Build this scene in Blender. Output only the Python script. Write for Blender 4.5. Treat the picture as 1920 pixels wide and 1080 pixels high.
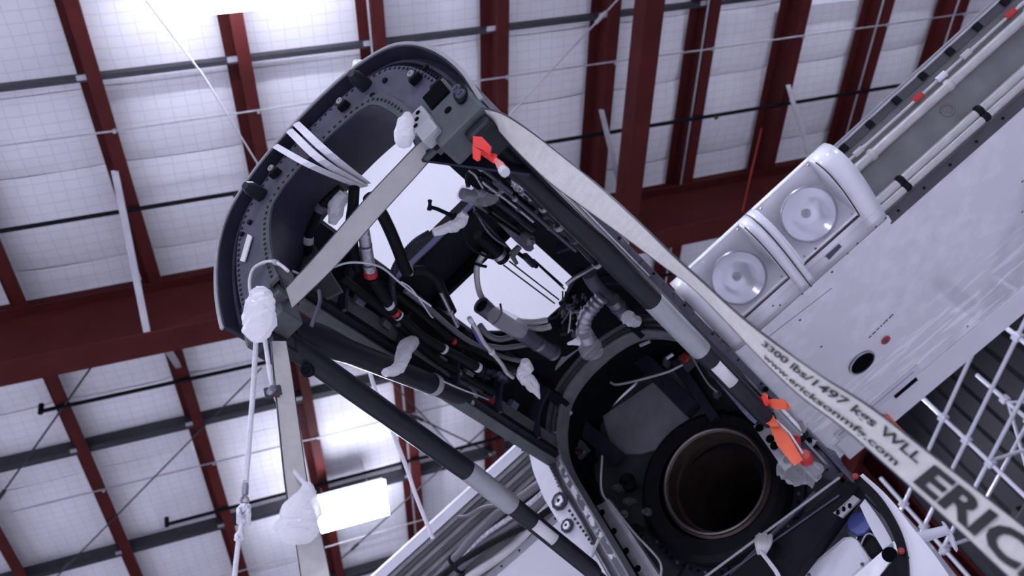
import bpy, bmesh, math, random
import numpy as np
from mathutils import Matrix, Vector, noise
random.seed(7)
S = bpy.context.scene
COL = S.collection
for o in list(bpy.data.objects): bpy.data.objects.remove(o)

# ------------------------------------------------------------------ camera
F = 1600.5                                   # focal length in pixels of the 1920 wide frame
RH = np.array([[0.9402, -0.0127, -0.3405], [-0.1977, 0.7936, -0.5754], [0.2776, 0.6083, 0.7436]])   # hangar axes seen by the camera
RA = np.array([[0.7182, 0.5899, -0.3691], [-0.6805, 0.4848, -0.5495], [-0.1452, 0.6458, 0.7496]])   # aircraft axes seen by the camera
def ortho(R):
    u, s, v = np.linalg.svd(R); return u @ v
RH = ortho(RH); RA = ortho(RA)
EYE = np.array([0, 0, 1.6])
CA = np.array([0.746, -1.642, -2.784])        # camera position in aircraft coordinates
cam = bpy.data.cameras.new('camera'); camo = bpy.data.objects.new('camera', cam); COL.objects.link(camo)
cam.sensor_width = 36; cam.lens = F / 1920 * 36; cam.clip_end = 200; cam.clip_start = .05
m = np.eye(4); m[:3, 0] = RH[0]; m[:3, 1] = -RH[1]; m[:3, 2] = -RH[2]; m[:3, 3] = EYE
camo.matrix_world = Matrix(m.tolist())
cam.dof.use_dof = True; cam.dof.focus_distance = 3.7; cam.dof.aperture_fstop = 2.0
S.camera = camo

# ------------------------------------------------------------------ world, exposure
w = bpy.data.worlds.new('world'); S.world = w; w.use_nodes = True
bg = w.node_tree.nodes['Background']; bg.inputs[0].default_value = (.74, .74, 1.0, 1); bg.inputs[1].default_value = 0.42
S.view_settings.view_transform = 'Standard'; S.view_settings.look = 'None'
S.view_settings.exposure = 0.80; S.view_settings.gamma = 1; S.view_settings.use_curve_mapping = False
LAMP_STRENGTH = 72.0

# ------------------------------------------------------------------ materials
MATS = {}
def mat(name, col, rough=.5, metal=0, var=.12, scale=8, bump=0, bscale=40, spec=.5, trans=0, alpha=1, emit=None, coat=0, obj_coord=True):
    if name in MATS: return MATS[name]
    M = bpy.data.materials.new(name); M.use_nodes = True; nt = M.node_tree; N = nt.nodes; L = nt.links
    b = N['Principled BSDF']; b.inputs['Roughness'].default_value = rough; b.inputs['Metallic'].default_value = metal
    b.inputs['Specular IOR Level'].default_value = spec
    b.inputs['Transmission Weight'].default_value = trans; b.inputs['Alpha'].default_value = alpha
    b.inputs['Coat Weight'].default_value = coat
    tc = N.new('ShaderNodeTexCoord')
    if var > 0:
        nz = N.new('ShaderNodeTexNoise'); nz.inputs['Scale'].default_value = scale; nz.inputs['Detail'].default_value = 5
        L.new(tc.outputs['Object'], nz.inputs['Vector'])
        rp = N.new('ShaderNodeValToRGB'); L.new(nz.outputs['Fac'], rp.inputs[0])
        rp.color_ramp.elements[0].position = .3; rp.color_ramp.elements[1].position = .7
        rp.color_ramp.elements[0].color = tuple(max(0, c * (1 - var)) for c in col) + (1,)
        rp.color_ramp.elements[1].color = tuple(min(1, c * (1 + var)) for c in col) + (1,)
        L.new(rp.outputs[0], b.inputs['Base Color'])
    else: b.inputs['Base Color'].default_value = tuple(col) + (1,)
    if bump > 0:
        n2 = N.new('ShaderNodeTexNoise'); n2.inputs['Scale'].default_value = bscale; n2.inputs['Detail'].default_value = 3
        L.new(tc.outputs['Object'], n2.inputs['Vector'])
        bp = N.new('ShaderNodeBump'); bp.inputs['Strength'].default_value = bump; bp.inputs['Distance'].default_value = .01
        L.new(n2.outputs['Fac'], bp.inputs['Height']); L.new(bp.outputs[0], b.inputs['Normal'])
    if emit:
        b.inputs['Emission Color'].default_value = tuple(emit[0]) + (1,); b.inputs['Emission Strength'].default_value = emit[1]
    MATS[name] = M; return M
def worn(name, base, under, rough=.45, metal=.4, scale=14, lo=.5, hi=.56):
    """paint rubbed through to bare metal in patches; on the wing belly, painted reflection patches"""
    M = mat(name, base, rough, 0, .1); nt = M.node_tree; N = nt.nodes; L = nt.links; b = N['Principled BSDF']
    src = b.inputs['Base Color'].links[0].from_socket
    tc = N.new('ShaderNodeTexCoord'); nz = N.new('ShaderNodeTexNoise'); nz.inputs['Scale'].default_value = scale; nz.inputs['Detail'].default_value = 8
    L.new(tc.outputs['Object'], nz.inputs['Vector'])
    rp = N.new('ShaderNodeValToRGB'); rp.color_ramp.elements[0].position = lo; rp.color_ramp.elements[1].position = hi
    L.new(nz.outputs['Fac'], rp.inputs[0])
    mx = N.new('ShaderNodeMix'); mx.data_type = 'RGBA'; L.new(rp.outputs[0], mx.inputs[0]); L.new(src, mx.inputs[6]); mx.inputs[7].default_value = tuple(under) + (1,)
    L.new(mx.outputs[2], b.inputs['Base Color'])
    mm = N.new('ShaderNodeMath'); mm.operation = 'MULTIPLY'; mm.inputs[1].default_value = metal; L.new(rp.outputs[0], mm.inputs[0]); L.new(mm.outputs[0], b.inputs['Metallic'])
    return M
def insulation():
    """white foil blanket with a fine scrim grid"""
    M = mat('insulation_foil', (.80, .80, .84), .5, 0, .05, 1.5, .25, 5); nt = M.node_tree; N = nt.nodes; L = nt.links; b = N['Principled BSDF']
    src = b.inputs['Base Color'].links[0].from_socket
    tc = N.new('ShaderNodeTexCoord')
    wv = N.new('ShaderNodeTexNoise'); wv.inputs['Scale'].default_value = 2.2; L.new(tc.outputs['Object'], wv.inputs['Vector'])
    ad = N.new('ShaderNodeVectorMath'); ad.operation = 'MULTIPLY_ADD'; L.new(wv.outputs['Color'], ad.inputs[0]); ad.inputs[1].default_value = (.05, .05, 0); L.new(tc.outputs['Object'], ad.inputs[2])
    sp = N.new('ShaderNodeSeparateXYZ'); L.new(ad.outputs[0], sp.inputs[0])
    outs = []
    for k, ax in enumerate('XY'):
        d = N.new('ShaderNodeMath'); d.operation = 'DIVIDE'; d.inputs[1].default_value = (.155, .12)[k]; L.new(sp.outputs[ax], d.inputs[0])
        fr = N.new('ShaderNodeMath'); fr.operation = 'FRACT'; L.new(d.outputs[0], fr.inputs[0])
        lt = N.new('ShaderNodeMath'); lt.operation = 'LESS_THAN'; lt.inputs[1].default_value = (.07, .10)[k]; L.new(fr.outputs[0], lt.inputs[0]); outs.append(lt)
    mxx = N.new('ShaderNodeMath'); mxx.operation = 'MAXIMUM'; L.new(outs[0].outputs[0], mxx.inputs[0]); L.new(outs[1].outputs[0], mxx.inputs[1])
    sc = N.new('ShaderNodeMath'); sc.operation = 'MULTIPLY'; sc.inputs[1].default_value = .20; L.new(mxx.outputs[0], sc.inputs[0])
    mx = N.new('ShaderNodeMix'); mx.data_type = 'RGBA'; L.new(sc.outputs[0], mx.inputs[0]); L.new(src, mx.inputs[6]); mx.inputs[7].default_value = (.25, .25, .3, 1)
    L.new(mx.outputs[2], b.inputs['Base Color']); return M
def film(name, col, clear=.5, rough=.25):
    """thin plastic film: part see-through, part milky, glossy"""
    M = bpy.data.materials.new(name); M.use_nodes = True; nt = M.node_tree; N = nt.nodes; L = nt.links
    for n in list(N): N.remove(n)
    out = N.new('ShaderNodeOutputMaterial'); tr = N.new('ShaderNodeBsdfTransparent'); tr.inputs[0].default_value = (.98, .98, .99, 1)
    tl = N.new('ShaderNodeBsdfTranslucent'); tl.inputs[0].default_value = tuple(col) + (1,)
    df = N.new('ShaderNodeBsdfPrincipled'); df.inputs['Base Color'].default_value = tuple(col) + (1,); df.inputs['Roughness'].default_value = rough
    nz = N.new('ShaderNodeTexNoise'); nz.inputs['Scale'].default_value = 22; tc = N.new('ShaderNodeTexCoord'); L.new(tc.outputs['Object'], nz.inputs['Vector'])
    bp = N.new('ShaderNodeBump'); bp.inputs['Strength'].default_value = .5; bp.inputs['Distance'].default_value = .02; L.new(nz.outputs['Fac'], bp.inputs['Height']); L.new(bp.outputs[0], df.inputs['Normal'])
    m1 = N.new('ShaderNodeMixShader'); m1.inputs[0].default_value = .5; L.new(tl.outputs[0], m1.inputs[1]); L.new(df.outputs[0], m1.inputs[2])
    m2 = N.new('ShaderNodeMixShader'); m2.inputs[0].default_value = 1 - clear; L.new(tr.outputs[0], m2.inputs[1]); L.new(m1.outputs[0], m2.inputs[2])
    L.new(m2.outputs[0], out.inputs[0]); MATS[name] = M; return M

INS = insulation()
RED = mat('red_oxide_paint', (.066, .0115, .0105), .6, 0, .15, 3, spec=.12)
DKSTEEL = mat('dark_galvanised', (.035, .035, .045), .5, .3, .2)
GALV = mat('galvanised_steel', (.42, .42, .45), .45, .5, .12)
FLOOR = mat('grey_epoxy_floor', (.74, .73, .77), .35, 0, .06, 1)
WALLD = mat('dark_wall_sheet', (.016, .016, .022), .6, 0, .15, 1.2, spec=.2)
WALLL = mat('pale_wall_sheet', (.45, .45, .5), .6, 0, .08, 1.2)
NAV = mat('navy_grey_primer', (.024, .025, .042), .42, 0, .22, 9, .05, 60, spec=.18)
NAVL = mat('slate_primer', (.072, .074, .100), .40, 0, .18, 12, .05, 60, spec=.18)
GRN = mat('grey_green_primer', (.075, .085, .088), .42, 0, .16, 14, spec=.18)
BLK = mat('black_paint', (.006, .007, .010), .5, 0, .2, 12, spec=.08)
TUBE = mat('charcoal_tube_paint', (.014, .017, .023), .38, 0, .15, 10, spec=.18)
RUB = mat('black_rubber', (.008, .008, .011), .55, 0, .2, 20, spec=.10)
VOID = mat('hole_shade_black', (.004, .004, .006), .9, 0, .1, spec=.02)  # near-black stands for the shade inside holes, recesses and the duct end
ALU = mat('bare_aluminium', (.55, .55, .58), .35, .7, .15, 16)
ALUL = mat('light_grey_collar', (.30, .31, .32), .45, .1, .06, 16)
STEEL = mat('stainless_pipe', (.32, .32, .36), .3, .8, .15, 10)
WORN = worn('worn_primer', (.10, .11, .12), (.62, .62, .66))
WPRIM = worn('white_primer_panel', (.52, .52, .57), (.20, .20, .22), scale=9, lo=.60, hi=.66, metal=0)
WHITE = mat('gloss_white_paint', (.74, .74, .79), .22, 0, .05, 2.2, .015, 6, coat=.3)
WHITEB = mat('white_box_paint', (.60, .60, .66), .4, 0, .04, 5)
SPAR = mat('spar_grey_green', (.17, .175, .175), .45, .1, .22, 5)
SPARD = mat('spar_dark', (.06, .06, .07), .5, .2, .2, 6)
PIPE = mat('pale_pipe', (.42, .42, .42), .4, .2, .1, 9)
STRAP = mat('cream_webbing', (.58, .57, .54), .8, 0, .06, 30, .2, 160)
STRAPG = mat('grey_webbing', (.40, .40, .385), .8, 0, .08, 14, .2, 160)
TAPE = mat('white_tape', (.72, .72, .76), .5, 0, .03, 9)
INK = mat('black_ink', (.012, .012, .015), .6, 0, 0)
ROPE = mat('white_rope', (.72, .72, .76), .7, 0, .08, 60, .3, 200)
REDF = mat('scarlet_ribbon', (.75, .03, .02), .5, 0, .08, 8)
ORF = mat('orange_ribbon', (.80, .13, .05), .45, 0, .12, 9)
REDC = mat('red_cap', (.40, .014, .014), .4, 0, .1)
BLUE = mat('blue_cap', (.07, .095, .30), .4, 0, .1)
DUCT = mat('burnt_duct_steel', (.085, .062, .052), .38, .5, .35, 5, spec=.18)
LENSR = mat('lamp_reflector', (.85, .85, .88), .22, .75, .03)
HOUS = mat('white_lamp_housing', (.6, .6, .62), .5, 0, .03)
DIFF = mat('lamp_diffuser', (.9, .9, .9), .5, 0, 0, emit=((.80, .82, 1.0), LAMP_STRENGTH))
BAG = film('milky_plastic', (.95, .95, .97), .06)
CLEAR = film('clear_wrap', (.85, .86, .9), .80, .10)
SHEET = film('white_sheet_film', (.60, .60, .65), .04)
WINGB = worn('belly_paint_reflections', (.66, .655, .71), (.63, .625, .68), rough=.2, metal=0, scale=1.6, lo=.50, hi=.53)  # close-toned noise patches painted in to imitate reflections on the underside
PANEL = mat('grey_bulkhead_primer', (.22, .225, .25), .5, 0, .25, 5, spec=.2)
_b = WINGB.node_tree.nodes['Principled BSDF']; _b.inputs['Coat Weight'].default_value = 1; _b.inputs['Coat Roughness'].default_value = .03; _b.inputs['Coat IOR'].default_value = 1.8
WELL = mat('lamp_well_white', (.88, .88, .9), .4, 0, .02)
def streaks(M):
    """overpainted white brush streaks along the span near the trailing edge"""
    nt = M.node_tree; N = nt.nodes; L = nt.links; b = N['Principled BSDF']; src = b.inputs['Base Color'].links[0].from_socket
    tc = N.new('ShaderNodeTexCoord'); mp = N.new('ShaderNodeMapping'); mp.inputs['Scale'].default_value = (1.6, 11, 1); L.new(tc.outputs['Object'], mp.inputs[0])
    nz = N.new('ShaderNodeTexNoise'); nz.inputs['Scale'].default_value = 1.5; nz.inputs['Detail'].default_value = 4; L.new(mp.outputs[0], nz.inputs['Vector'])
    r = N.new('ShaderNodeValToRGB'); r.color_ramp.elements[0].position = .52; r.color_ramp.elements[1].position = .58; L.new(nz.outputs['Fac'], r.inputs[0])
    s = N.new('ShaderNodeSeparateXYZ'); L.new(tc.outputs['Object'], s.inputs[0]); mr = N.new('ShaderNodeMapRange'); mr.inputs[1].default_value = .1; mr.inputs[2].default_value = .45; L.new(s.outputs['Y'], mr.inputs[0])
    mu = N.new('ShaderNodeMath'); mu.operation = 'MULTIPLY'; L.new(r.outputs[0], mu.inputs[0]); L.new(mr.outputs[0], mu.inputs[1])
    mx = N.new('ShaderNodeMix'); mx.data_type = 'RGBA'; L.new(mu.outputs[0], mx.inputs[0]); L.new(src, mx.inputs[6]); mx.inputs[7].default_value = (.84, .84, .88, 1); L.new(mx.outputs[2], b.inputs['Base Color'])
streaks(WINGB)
BHD = mat('bulkhead_slate', (.055, .060, .068), .5, 0, .3, 6, spec=.15)
INT = mat('bay_interior_black', (.009, .009, .015), .5, 0, .25, 7, spec=.12)
GLASS = film('clear_lens_cover', (.85, .85, .9), .90, .06)
WIREW = mat('white_wire', (.55, .55, .58), .5, 0, .05)
TANC = mat('grey_hose', (.10, .10, .115), .5, 0, .1)
SILV = mat('silver_wrap', (.42, .42, .46), .35, .5, .35, 45, .4, 60)
LBL = mat('pale_label', (.62, .62, .62), .5, 0, .04)
SCAF = mat('white_scaffold_tube', (.62, .62, .70), .4, .1, .05)

# ------------------------------------------------------------------ geometry collectors
def V3(p): return np.array(p, float)
def px_ray(px, py): return np.array([(px - 960) / F, (py - 540) / F, 1.0])
def A(px, py, ax, val):
    """aircraft point seen at a photograph pixel on the aircraft plane u / v / w = val"""
    d = RA.T @ px_ray(px, py); i = 'uvw'.index(ax); return CA + d * ((val - CA[i]) / d[i])
def toW(P): return RH.T @ (RA @ (V3(P) - CA)) + EYE
def Wz(px, py, h):
    """hangar point at height h above the camera"""
    d = RH.T @ px_ray(px, py); q = d * (h / d[2]); return q + EYE
def Wx(px, py, x):
    d = RH.T @ px_ray(px, py); return d * (x / d[0]) + EYE
def Wd(px, py, depth): return RH.T @ (px_ray(px, py) * depth) + EYE
def Ad(px, py, depth): return RA.T @ (px_ray(px, py) * depth) + CA

class MB:
    def __init__(s): s.v = []; s.f = []
    def add(s, vs, fs):
        o = len(s.v); s.v += [tuple(map(float, p)) for p in vs]; s.f += [tuple(i + o for i in f) for f in fs]; return s
    def hexa(s, c):      # 8 corners: bottom ring 4, top ring 4
        return s.add(c, [(0, 3, 2, 1), (4, 5, 6, 7), (0, 1, 5, 4), (1, 2, 6, 5), (2, 3, 7, 6), (3, 0, 4, 7)])
    def box(s, lo, hi):
        (a, b, c), (d, e, f) = lo, hi
        return s.hexa([(a, b, c), (d, b, c), (d, e, c), (a, e, c), (a, b, f), (d, b, f), (d, e, f), (a, e, f)])
    def obox(s, c, ex, ey, ez):   # centre + half vectors
        c, ex, ey, ez = map(V3, (c, ex, ey, ez))
        return s.hexa([c - ex - ey - ez, c + ex - ey - ez, c + ex + ey - ez, c - ex + ey - ez, c - ex - ey + ez, c + ex - ey + ez, c + ex + ey + ez, c - ex + ey + ez])
    def prism(s, poly, d):        # polygon extruded by vector d
        n = len(poly); P = [V3(p) for p in poly]; Q = [p + V3(d) for p in P]
        return s.add(P + Q, [tuple(range(n))[::-1], tuple(range(n, 2 * n))] + [(i, (i + 1) % n, n + (i + 1) % n, n + i) for i in range(n)])
    def bar(s, a, b, wv, hv):     # straight bar with half width / half height vectors
        a, b, wv, hv = map(V3, (a, b, wv, hv))
        return s.hexa([a - wv - hv, a + wv - hv, b + wv - hv, b - wv - hv, a - wv + hv, a + wv + hv, b + wv + hv, b - wv + hv])
    def tube(s, path, r, seg=10, cap=True, hollow=None):
        P = [V3(p) for p in path]; n = len(P)
        R = [r] * n if np.isscalar(r) else list(r)
        t0 = P[1] - P[0]; ref = np.array([0, 0, 1.]) if abs(t0[2]) < .9 * np.linalg.norm(t0) else np.array([1., 0, 0])
        nrm = np.cross(t0, ref); nrm /= np.linalg.norm(nrm); vs = []
        for i in range(n):
            t = (P[min(i + 1, n - 1)] - P[max(i - 1, 0)]); t = t / (np.linalg.norm(t) + 1e-12)
            nrm = nrm - t * (nrm @ t); nrm /= np.linalg.norm(nrm) + 1e-12; bn = np.cross(t, nrm)
            for k in range(seg):
                a = 2 * math.pi * k / seg; vs.append(P[i] + R[i] * (math.cos(a) * nrm + math.sin(a) * bn))
        fs = [(i * seg + k, i * seg + (k + 1) % seg, (i + 1) * seg + (k + 1) % seg, (i + 1) * seg + k) for i in range(n - 1) for k in range(seg)]
        if cap: fs += [tuple(range(seg))[::-1], tuple(range((n - 1) * seg, n * seg))]
        return s.add(vs, fs)
    def lathe(s, c, ax, prof, seg=24, closed=False):   # prof: (distance along axis, radius)
        c, ax = V3(c), V3(ax); ax /= np.linalg.norm(ax)
        ref = np.array([0, 0, 1.]) if abs(ax[2]) < .9 else np.array([1., 0, 0]); x = np.cross(ax, ref); x /= np.linalg.norm(x); y = np.cross(ax, x)
        vs = [c + ax * d + r * (math.cos(2 * math.pi * k / seg) * x + math.sin(2 * math.pi * k / seg) * y) for d, r in prof for k in range(seg)]
        n = len(prof); rng = range(n) if closed else range(n - 1)
        fs = [(i * seg + k, i * seg + (k + 1) % seg, ((i + 1) % n) * seg + (k + 1) % seg, ((i + 1) % n) * seg + k) for i in rng for k in range(seg)]
        return s.add(vs, fs)
    def disc(s, c, ax, r, h, seg=10):
        return s.lathe(c, ax, [(0, 1e-4), (0, r), (h * .7, r), (h, r * .75), (h, 1e-4)], seg)
    def sweep(s, rings, closed=True, caps=True):       # list of equally long point rings
        n = len(rings[0]); vs = [p for r in rings for p in r]; R = len(rings); e = n if closed else n - 1
        fs = [(i * n + k, i * n + (k + 1) % n, (i + 1) * n + (k + 1) % n, (i + 1) * n + k) for i in range(R - 1) for k in range(e)]
        if caps and closed: fs += [tuple(range(n))[::-1], tuple(range((R - 1) * n, R * n))]
        return s.add(vs, fs)
    def grid(s, rows):
        return s.sweep(rows, closed=False)

CENT = {}
AIR = bpy.data.objects.new('aircraft', None); COL.objects.link(AIR); AIR.empty_display_size = .3
mm = np.eye(4); mm[:3, :3] = RH.T @ RA; mm[:3, 3] = EYE - RH.T @ RA @ CA
AIR.matrix_world = Matrix(mm.tolist()); CENT[AIR.name] = np.zeros(3)

def build(name, mb, material, parent=None, smooth=False, bevel=0, solid=0, frame='A', weld=False):
    """one mesh object; vertices are absolute in the aircraft frame (parent below AIR) or in the world"""
    v = np.array(mb.v)
    if parent is None and frame == 'A': v = np.array([toW(p) for p in v])
    c = (v.min(0) + v.max(0)) / 2
    me = bpy.data.meshes.new(name); me.from_pydata((v - c).tolist(), [], mb.f); me.validate()
    bm = bmesh.new(); bm.from_mesh(me)
    if weld: bmesh.ops.remove_doubles(bm, verts=bm.verts, dist=1e-5)
    bmesh.ops.recalc_face_normals(bm, faces=bm.faces)
    if bevel: bmesh.ops.bevel(bm, geom=[e for e in bm.edges if e.calc_face_angle(0) > .5], offset=bevel, segments=2, affect='EDGES', profile=.6)
    bm.to_mesh(me); bm.free()
    if smooth:
        for p in me.polygons: p.use_smooth = True
        try: me.set_sharp_from_angle(angle=math.radians(40))
        except Exception: pass
    me.materials.append(material)
    o = bpy.data.objects.new(name, me); COL.objects.link(o)
    if parent is not None:
        o.parent = parent; o.location = c - CENT[parent.name]
    else: o.location = c
    if solid:
        md = o.modifiers.new('thickness', 'SOLIDIFY'); md.thickness = solid; md.offset = 0
    CENT[o.name] = c; return o
def tag(o, label, cat, group=None, kind=None):
    o['label'] = label; o['category'] = cat
    if group: o['group'] = group
    if kind: o['kind'] = kind
    return o
def thing(name, label, cat, loc, group=None, kind=None):
    o = bpy.data.objects.new(name, None); COL.objects.link(o); o.location = loc; o.empty_display_size = .2; CENT[o.name] = V3(loc)
    return tag(o, label, cat, group, kind)
def wpart(name, mb, material, parent, **k):   # part of a world thing, vertices absolute in the world
    return build(name, mb, material, parent, frame='W', **k)
def toWmb(mb):
    mb.v = [tuple(toW(p)) for p in mb.v]; return mb
def spline(pts, n=8):
    P = [V3(p) for p in pts]; P = [2 * P[0] - P[1]] + P + [2 * P[-1] - P[-2]]; out = []
    for i in range(1, len(P) - 2):
        for k in range(n):
            t = k / n; a, b, c, d = P[i - 1:i + 3]
            out.append(.5 * ((2 * b) + (-a + c) * t + (2 * a - 5 * b + 4 * c - d) * t * t + (-a + 3 * b - 3 * c + d) * t ** 3))
    return out + [P[-2]]
AX = {'u': V3((1, 0, 0)), 'v': V3((0, 1, 0)), 'w': V3((0, 0, 1))}
def pts(ax, val, *pp): return [A(x, y, ax, val) for x, y in pp]

# ================================================================== HANGAR (world frame; heights below are above the camera)
Z0 = EYE[2]
b = MB().box((-16, -14, -.2), (12.2, 24, 0)); fl = build('floor', b, FLOOR, frame='W'); fl['kind'] = 'structure'
b = MB().box((-16, -14, Z0 + 9.50), (12.2, 24, Z0 + 9.6)); ceil = build('ceiling', b, INS, frame='W'); ceil['kind'] = 'structure'
PX = [-1.08 + 1.423 * i for i in range(-4, 10)]
PX = [{-1: -2.54, 0: -1.09, 1: .38, 2: 1.83, 3: 3.26, 4: 4.67, 5: 6.05, 6: 7.41, 7: 8.77, 8: 10.1, 9: 11.5}.get(i - 4, x) for i, x in enumerate(PX)]
SEAM = [-.6, 1.0, 2.35, 3.85, 4.75, 5.95, 7.3, 8.0, 9.35, 11.05, 12.6, 14.2, 16.0]
# insulation blankets, one per bay and seam
for i in range(len(PX) - 1):
    x0, x1 = PX[i] - .13, PX[i + 1] - .13
    for j in range(len(SEAM) - 1):
        y0, y1 = SEAM[j] + .004, SEAM[j + 1] - .004
        rows = []; n = 6
        for a in range(n + 1):
            row = []
            for c in range(n + 1):
                s, t = a / n, c / n
                sag = (s * (1 - s) * 4) ** .5 * .05 + (t * (1 - t) * 4) ** .5 * .05 + .015 * noise.noise((x0 + s * 3, y0 + t * 3, 0))
                row.append((x0 + (x1 - x0) * s, y0 + (y1 - y0) * t, Z0 + 9.44 - sag))
            rows.append(row)
        build('insulation_panel', MB().grid(rows), INS, ceil, smooth=True, frame='W')
# Z purlins
def purlin_mesh(x, y0, y1):
    z = Z0 + 9.0; prof = [(0, .03), (0, 0), (-.115, 0), (-.115, .30), (-.24, .30), (-.24, .29), (-.125, .29), (-.125, -.01), (.0, -.01), (.01, -.01), (.01, .03)]
    ring = lambda y: [(x + a, y, z + c) for a, c in prof]
    return MB().sweep([ring(y0), ring(y1)])
for i, x in enumerate(PX): build('purlin', purlin_mesh(x, -3, 18), RED, ceil, frame='W')
for x in (6.05, 8.77, 10.1, 1.83):       # conduit strapped along some purlins
    build('conduit', MB().tube([(x - .15, -3, Z0 + 9.03), (x - .15, 18, Z0 + 9.03)], .014, 6), GALV, ceil, frame='W')
# bridging angles between purlins
for y, hh in ((3.6, .045), (8.6, .085), (10.82, .085), (13.0, .08), (1.0, .05)):
    for i in range(len(PX) - 1):
        x0, x1 = PX[i] - .10, PX[i + 1] - .13
        bb = MB().box((x0, y, Z0 + 9.10), (x1 + .06, y + .012, Z0 + 9.10 + 2 * hh)).box((x0, y, Z0 + 9.088), (x1 + .06, y + hh * 1.2, Z0 + 9.10))
        build('bridging_angle', bb, DKSTEEL, ceil, frame='W')
        build('angle_clip', MB().box((x1 - .10, y - .03, Z0 + 9.07), (x1 + .10, y + .025, Z0 + 9.088)), GALV, ceil, frame='W')
# sag cables under the purlins
for y in (4.17, 6.9, 9.35, 11.9):
    P = [(-8, y, Z0 + 8.985)] + [(x, y + random.uniform(-.01, .01), Z0 + 8.985) for x in PX[2:]] + [(11.9, y, Z0 + 8.985)]
    build('sag_cable', MB().tube(P, .011, 6), GALV, ceil, frame='W')
for x in PX[1:]:
    for y in (4.17, 9.35): build('cable_clip', MB().box((x - .03, y - .02, Z0 + 8.955), (x + .0, y + .02, Z0 + 9.0)), GALV, ceil, frame='W')
# sprinkler pipes
def sprinkler(y, x0, label, drop):
    r = thing('sprinkler_pipe', label, 'pipe', (x0, y, Z0 + 8.95), 'sprinkler pipes under the roof')
    wpart('pipe', MB().tube([(x0, y, Z0 + 8.95), (11.9, y, Z0 + 8.95)], .026, 8), BLK, r, smooth=True)
    wpart('elbow', MB().tube([(x0, y, Z0 + 8.92), (x0, y, Z0 + 9.07)], .034, 8), BLK, r, smooth=True)
    for x in PX:
        if x0 < x < 11.9: wpart('hanger', MB().box((x - .06, y - .012, Z0 + 8.97), (x - .04, y + .012, Z0 + 9.01)), DKSTEEL, r)
    for x in drop: wpart('sprinkler_head', MB().tube([(x, y, Z0 + 8.97), (x, y, Z0 + 8.90), (x, y, Z0 + 8.885)], [.016, .016, .035], 8), DKSTEEL, r)
sprinkler(5.11, -9, 'thin black sprinkler pipe running across the roof in front of the red girder', (-.05, 2.6, 6.2, 9.2))
sprinkler(7.70, -2.85, 'black sprinkler pipe with a bent end just behind the red girder', (1.2, 4.0))
sprinkler(10.33, -1.95, 'black sprinkler pipe with a bent end, farthest back behind the girder', (2.9, 5.0))
# main girder (welded I-beam)
gz = Z0 + 8.0; g = thing('roof_girder', 'deep dark red steel I-beam girder crossing the whole roof', 'girder', (0, 6.27, gz), kind='structure')
wpart('web', MB().box((-10, 6.262, gz + .02), (11.9, 6.278, gz + 1.27)), RED, g)
wpart('bottom_flange', MB().box((-10, 6.11, gz), (11.9, 6.43, gz + .022)), RED, g, bevel=.004)
wpart('top_flange', MB().box((-10, 6.14, gz + .97), (11.9, 6.40, gz + .99)), RED, g)
for x in [-4, 1.5, 4.55, 9.0]: wpart('stiffener', MB().box((x, 6.15, gz + .022), (x + .014, 6.262, gz + .97)), RED, g)
for x in np.arange(-9, 11.5, 1.423): wpart('bolt', MB().disc((x, 6.2, gz + .1 + .0), (0, -1, 0), .02, .02, 6), RED, g)
# lower strut beam running up to the girder
sb = thing('strut_beam', 'red box steel strut running below the purlins into the girder', 'beam', (4.57, 3, gz), kind='structure')
wpart('box_section', MB().box((4.45, -3, gz), (4.69, 6.05, gz + .26)), RED, sb, bevel=.015)
wpart('end_plate', MB().box((4.36, 6.05, gz - .06), (4.78, 6.09, gz + .34)), RED, sb)
wpart('gusset_plate', MB().prism([(4.5, 6.05, gz + .26), (4.5, 5.7, gz + .26), (4.5, 6.05, gz + .6)], (.02, 0, 0)), RED, sb)
def brace(a, b, label):
    a, b = V3(a), V3(b)
    r = thing('flange_brace', label, 'brace', tuple(a), 'flange braces from purlins to the girder', 'structure')
    wpart('angle_leg', MB().bar(a, b, (.035, 0, 0), (0, .004, .004)), GALV, r)
    wpart('angle_upstand', MB().bar(a + (.033, 0, .03), b + (.033, 0, .03), (.004, 0, 0), (0, .0, .03)), GALV, r)
brace((-1.22, 4.63, Z0 + 9.0), (-1.26, 6.12, gz + .03), 'pale steel flange brace dropping onto the girder left of the nacelle')
brace(Wz(1127, 205, 9.0), Wz(1168, 372, 8.2), 'pale steel flange brace beside the red box strut')
brace(Wz(1477, 158, 9.0), Wz(1516, 288, 8.2), 'pale steel flange brace right of the strut, above the landing lights')
brace(Wz(312, 655, 8.25), Wz(335, 690, 9.0), 'short pale flange brace on the rear side of the girder')
# cross bracing rods and wires
def rod(a, b, r, label, cat='rod', name='bracing_rod', m=DKSTEEL):
    o = thing(name, label, cat, tuple((V3(a) + V3(b)) / 2), 'roof bracing rods', 'structure')
    wpart('rod', MB().tube([a, b], r, 6), m, o)
    d = (V3(b) - V3(a)); d /= np.linalg.norm(d); wpart('turnbuckle', MB().tube([V3(a) + d * .25, V3(a) + d * .42], r * 2.2, 6), m, o)
rod(Wz(1165, -8, 8.95), Wz(940, 232, 8.95), .012, 'thin diagonal bracing rod above the nacelle top', m=GALV)
rod(Wz(-20, 960, 8.95), Wz(170, 690, 8.95), .013, 'thin diagonal bracing rod at the lower left edge')
rod(Wz(100, 1088, 8.95), Wz(490, 690, 8.95), .012, 'thin diagonal bracing rod crossing behind the white rope')
rod(Wz(640, 1048, 8.95), Wz(985, 735, 8.95), .012, 'thin diagonal bracing rod right of the lit lower lamp')
rod(Wz(755, 770, 8.95), Wz(985, 880, 8.95), .014, 'bracing rod crossing behind the diagonal mount tube')
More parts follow.
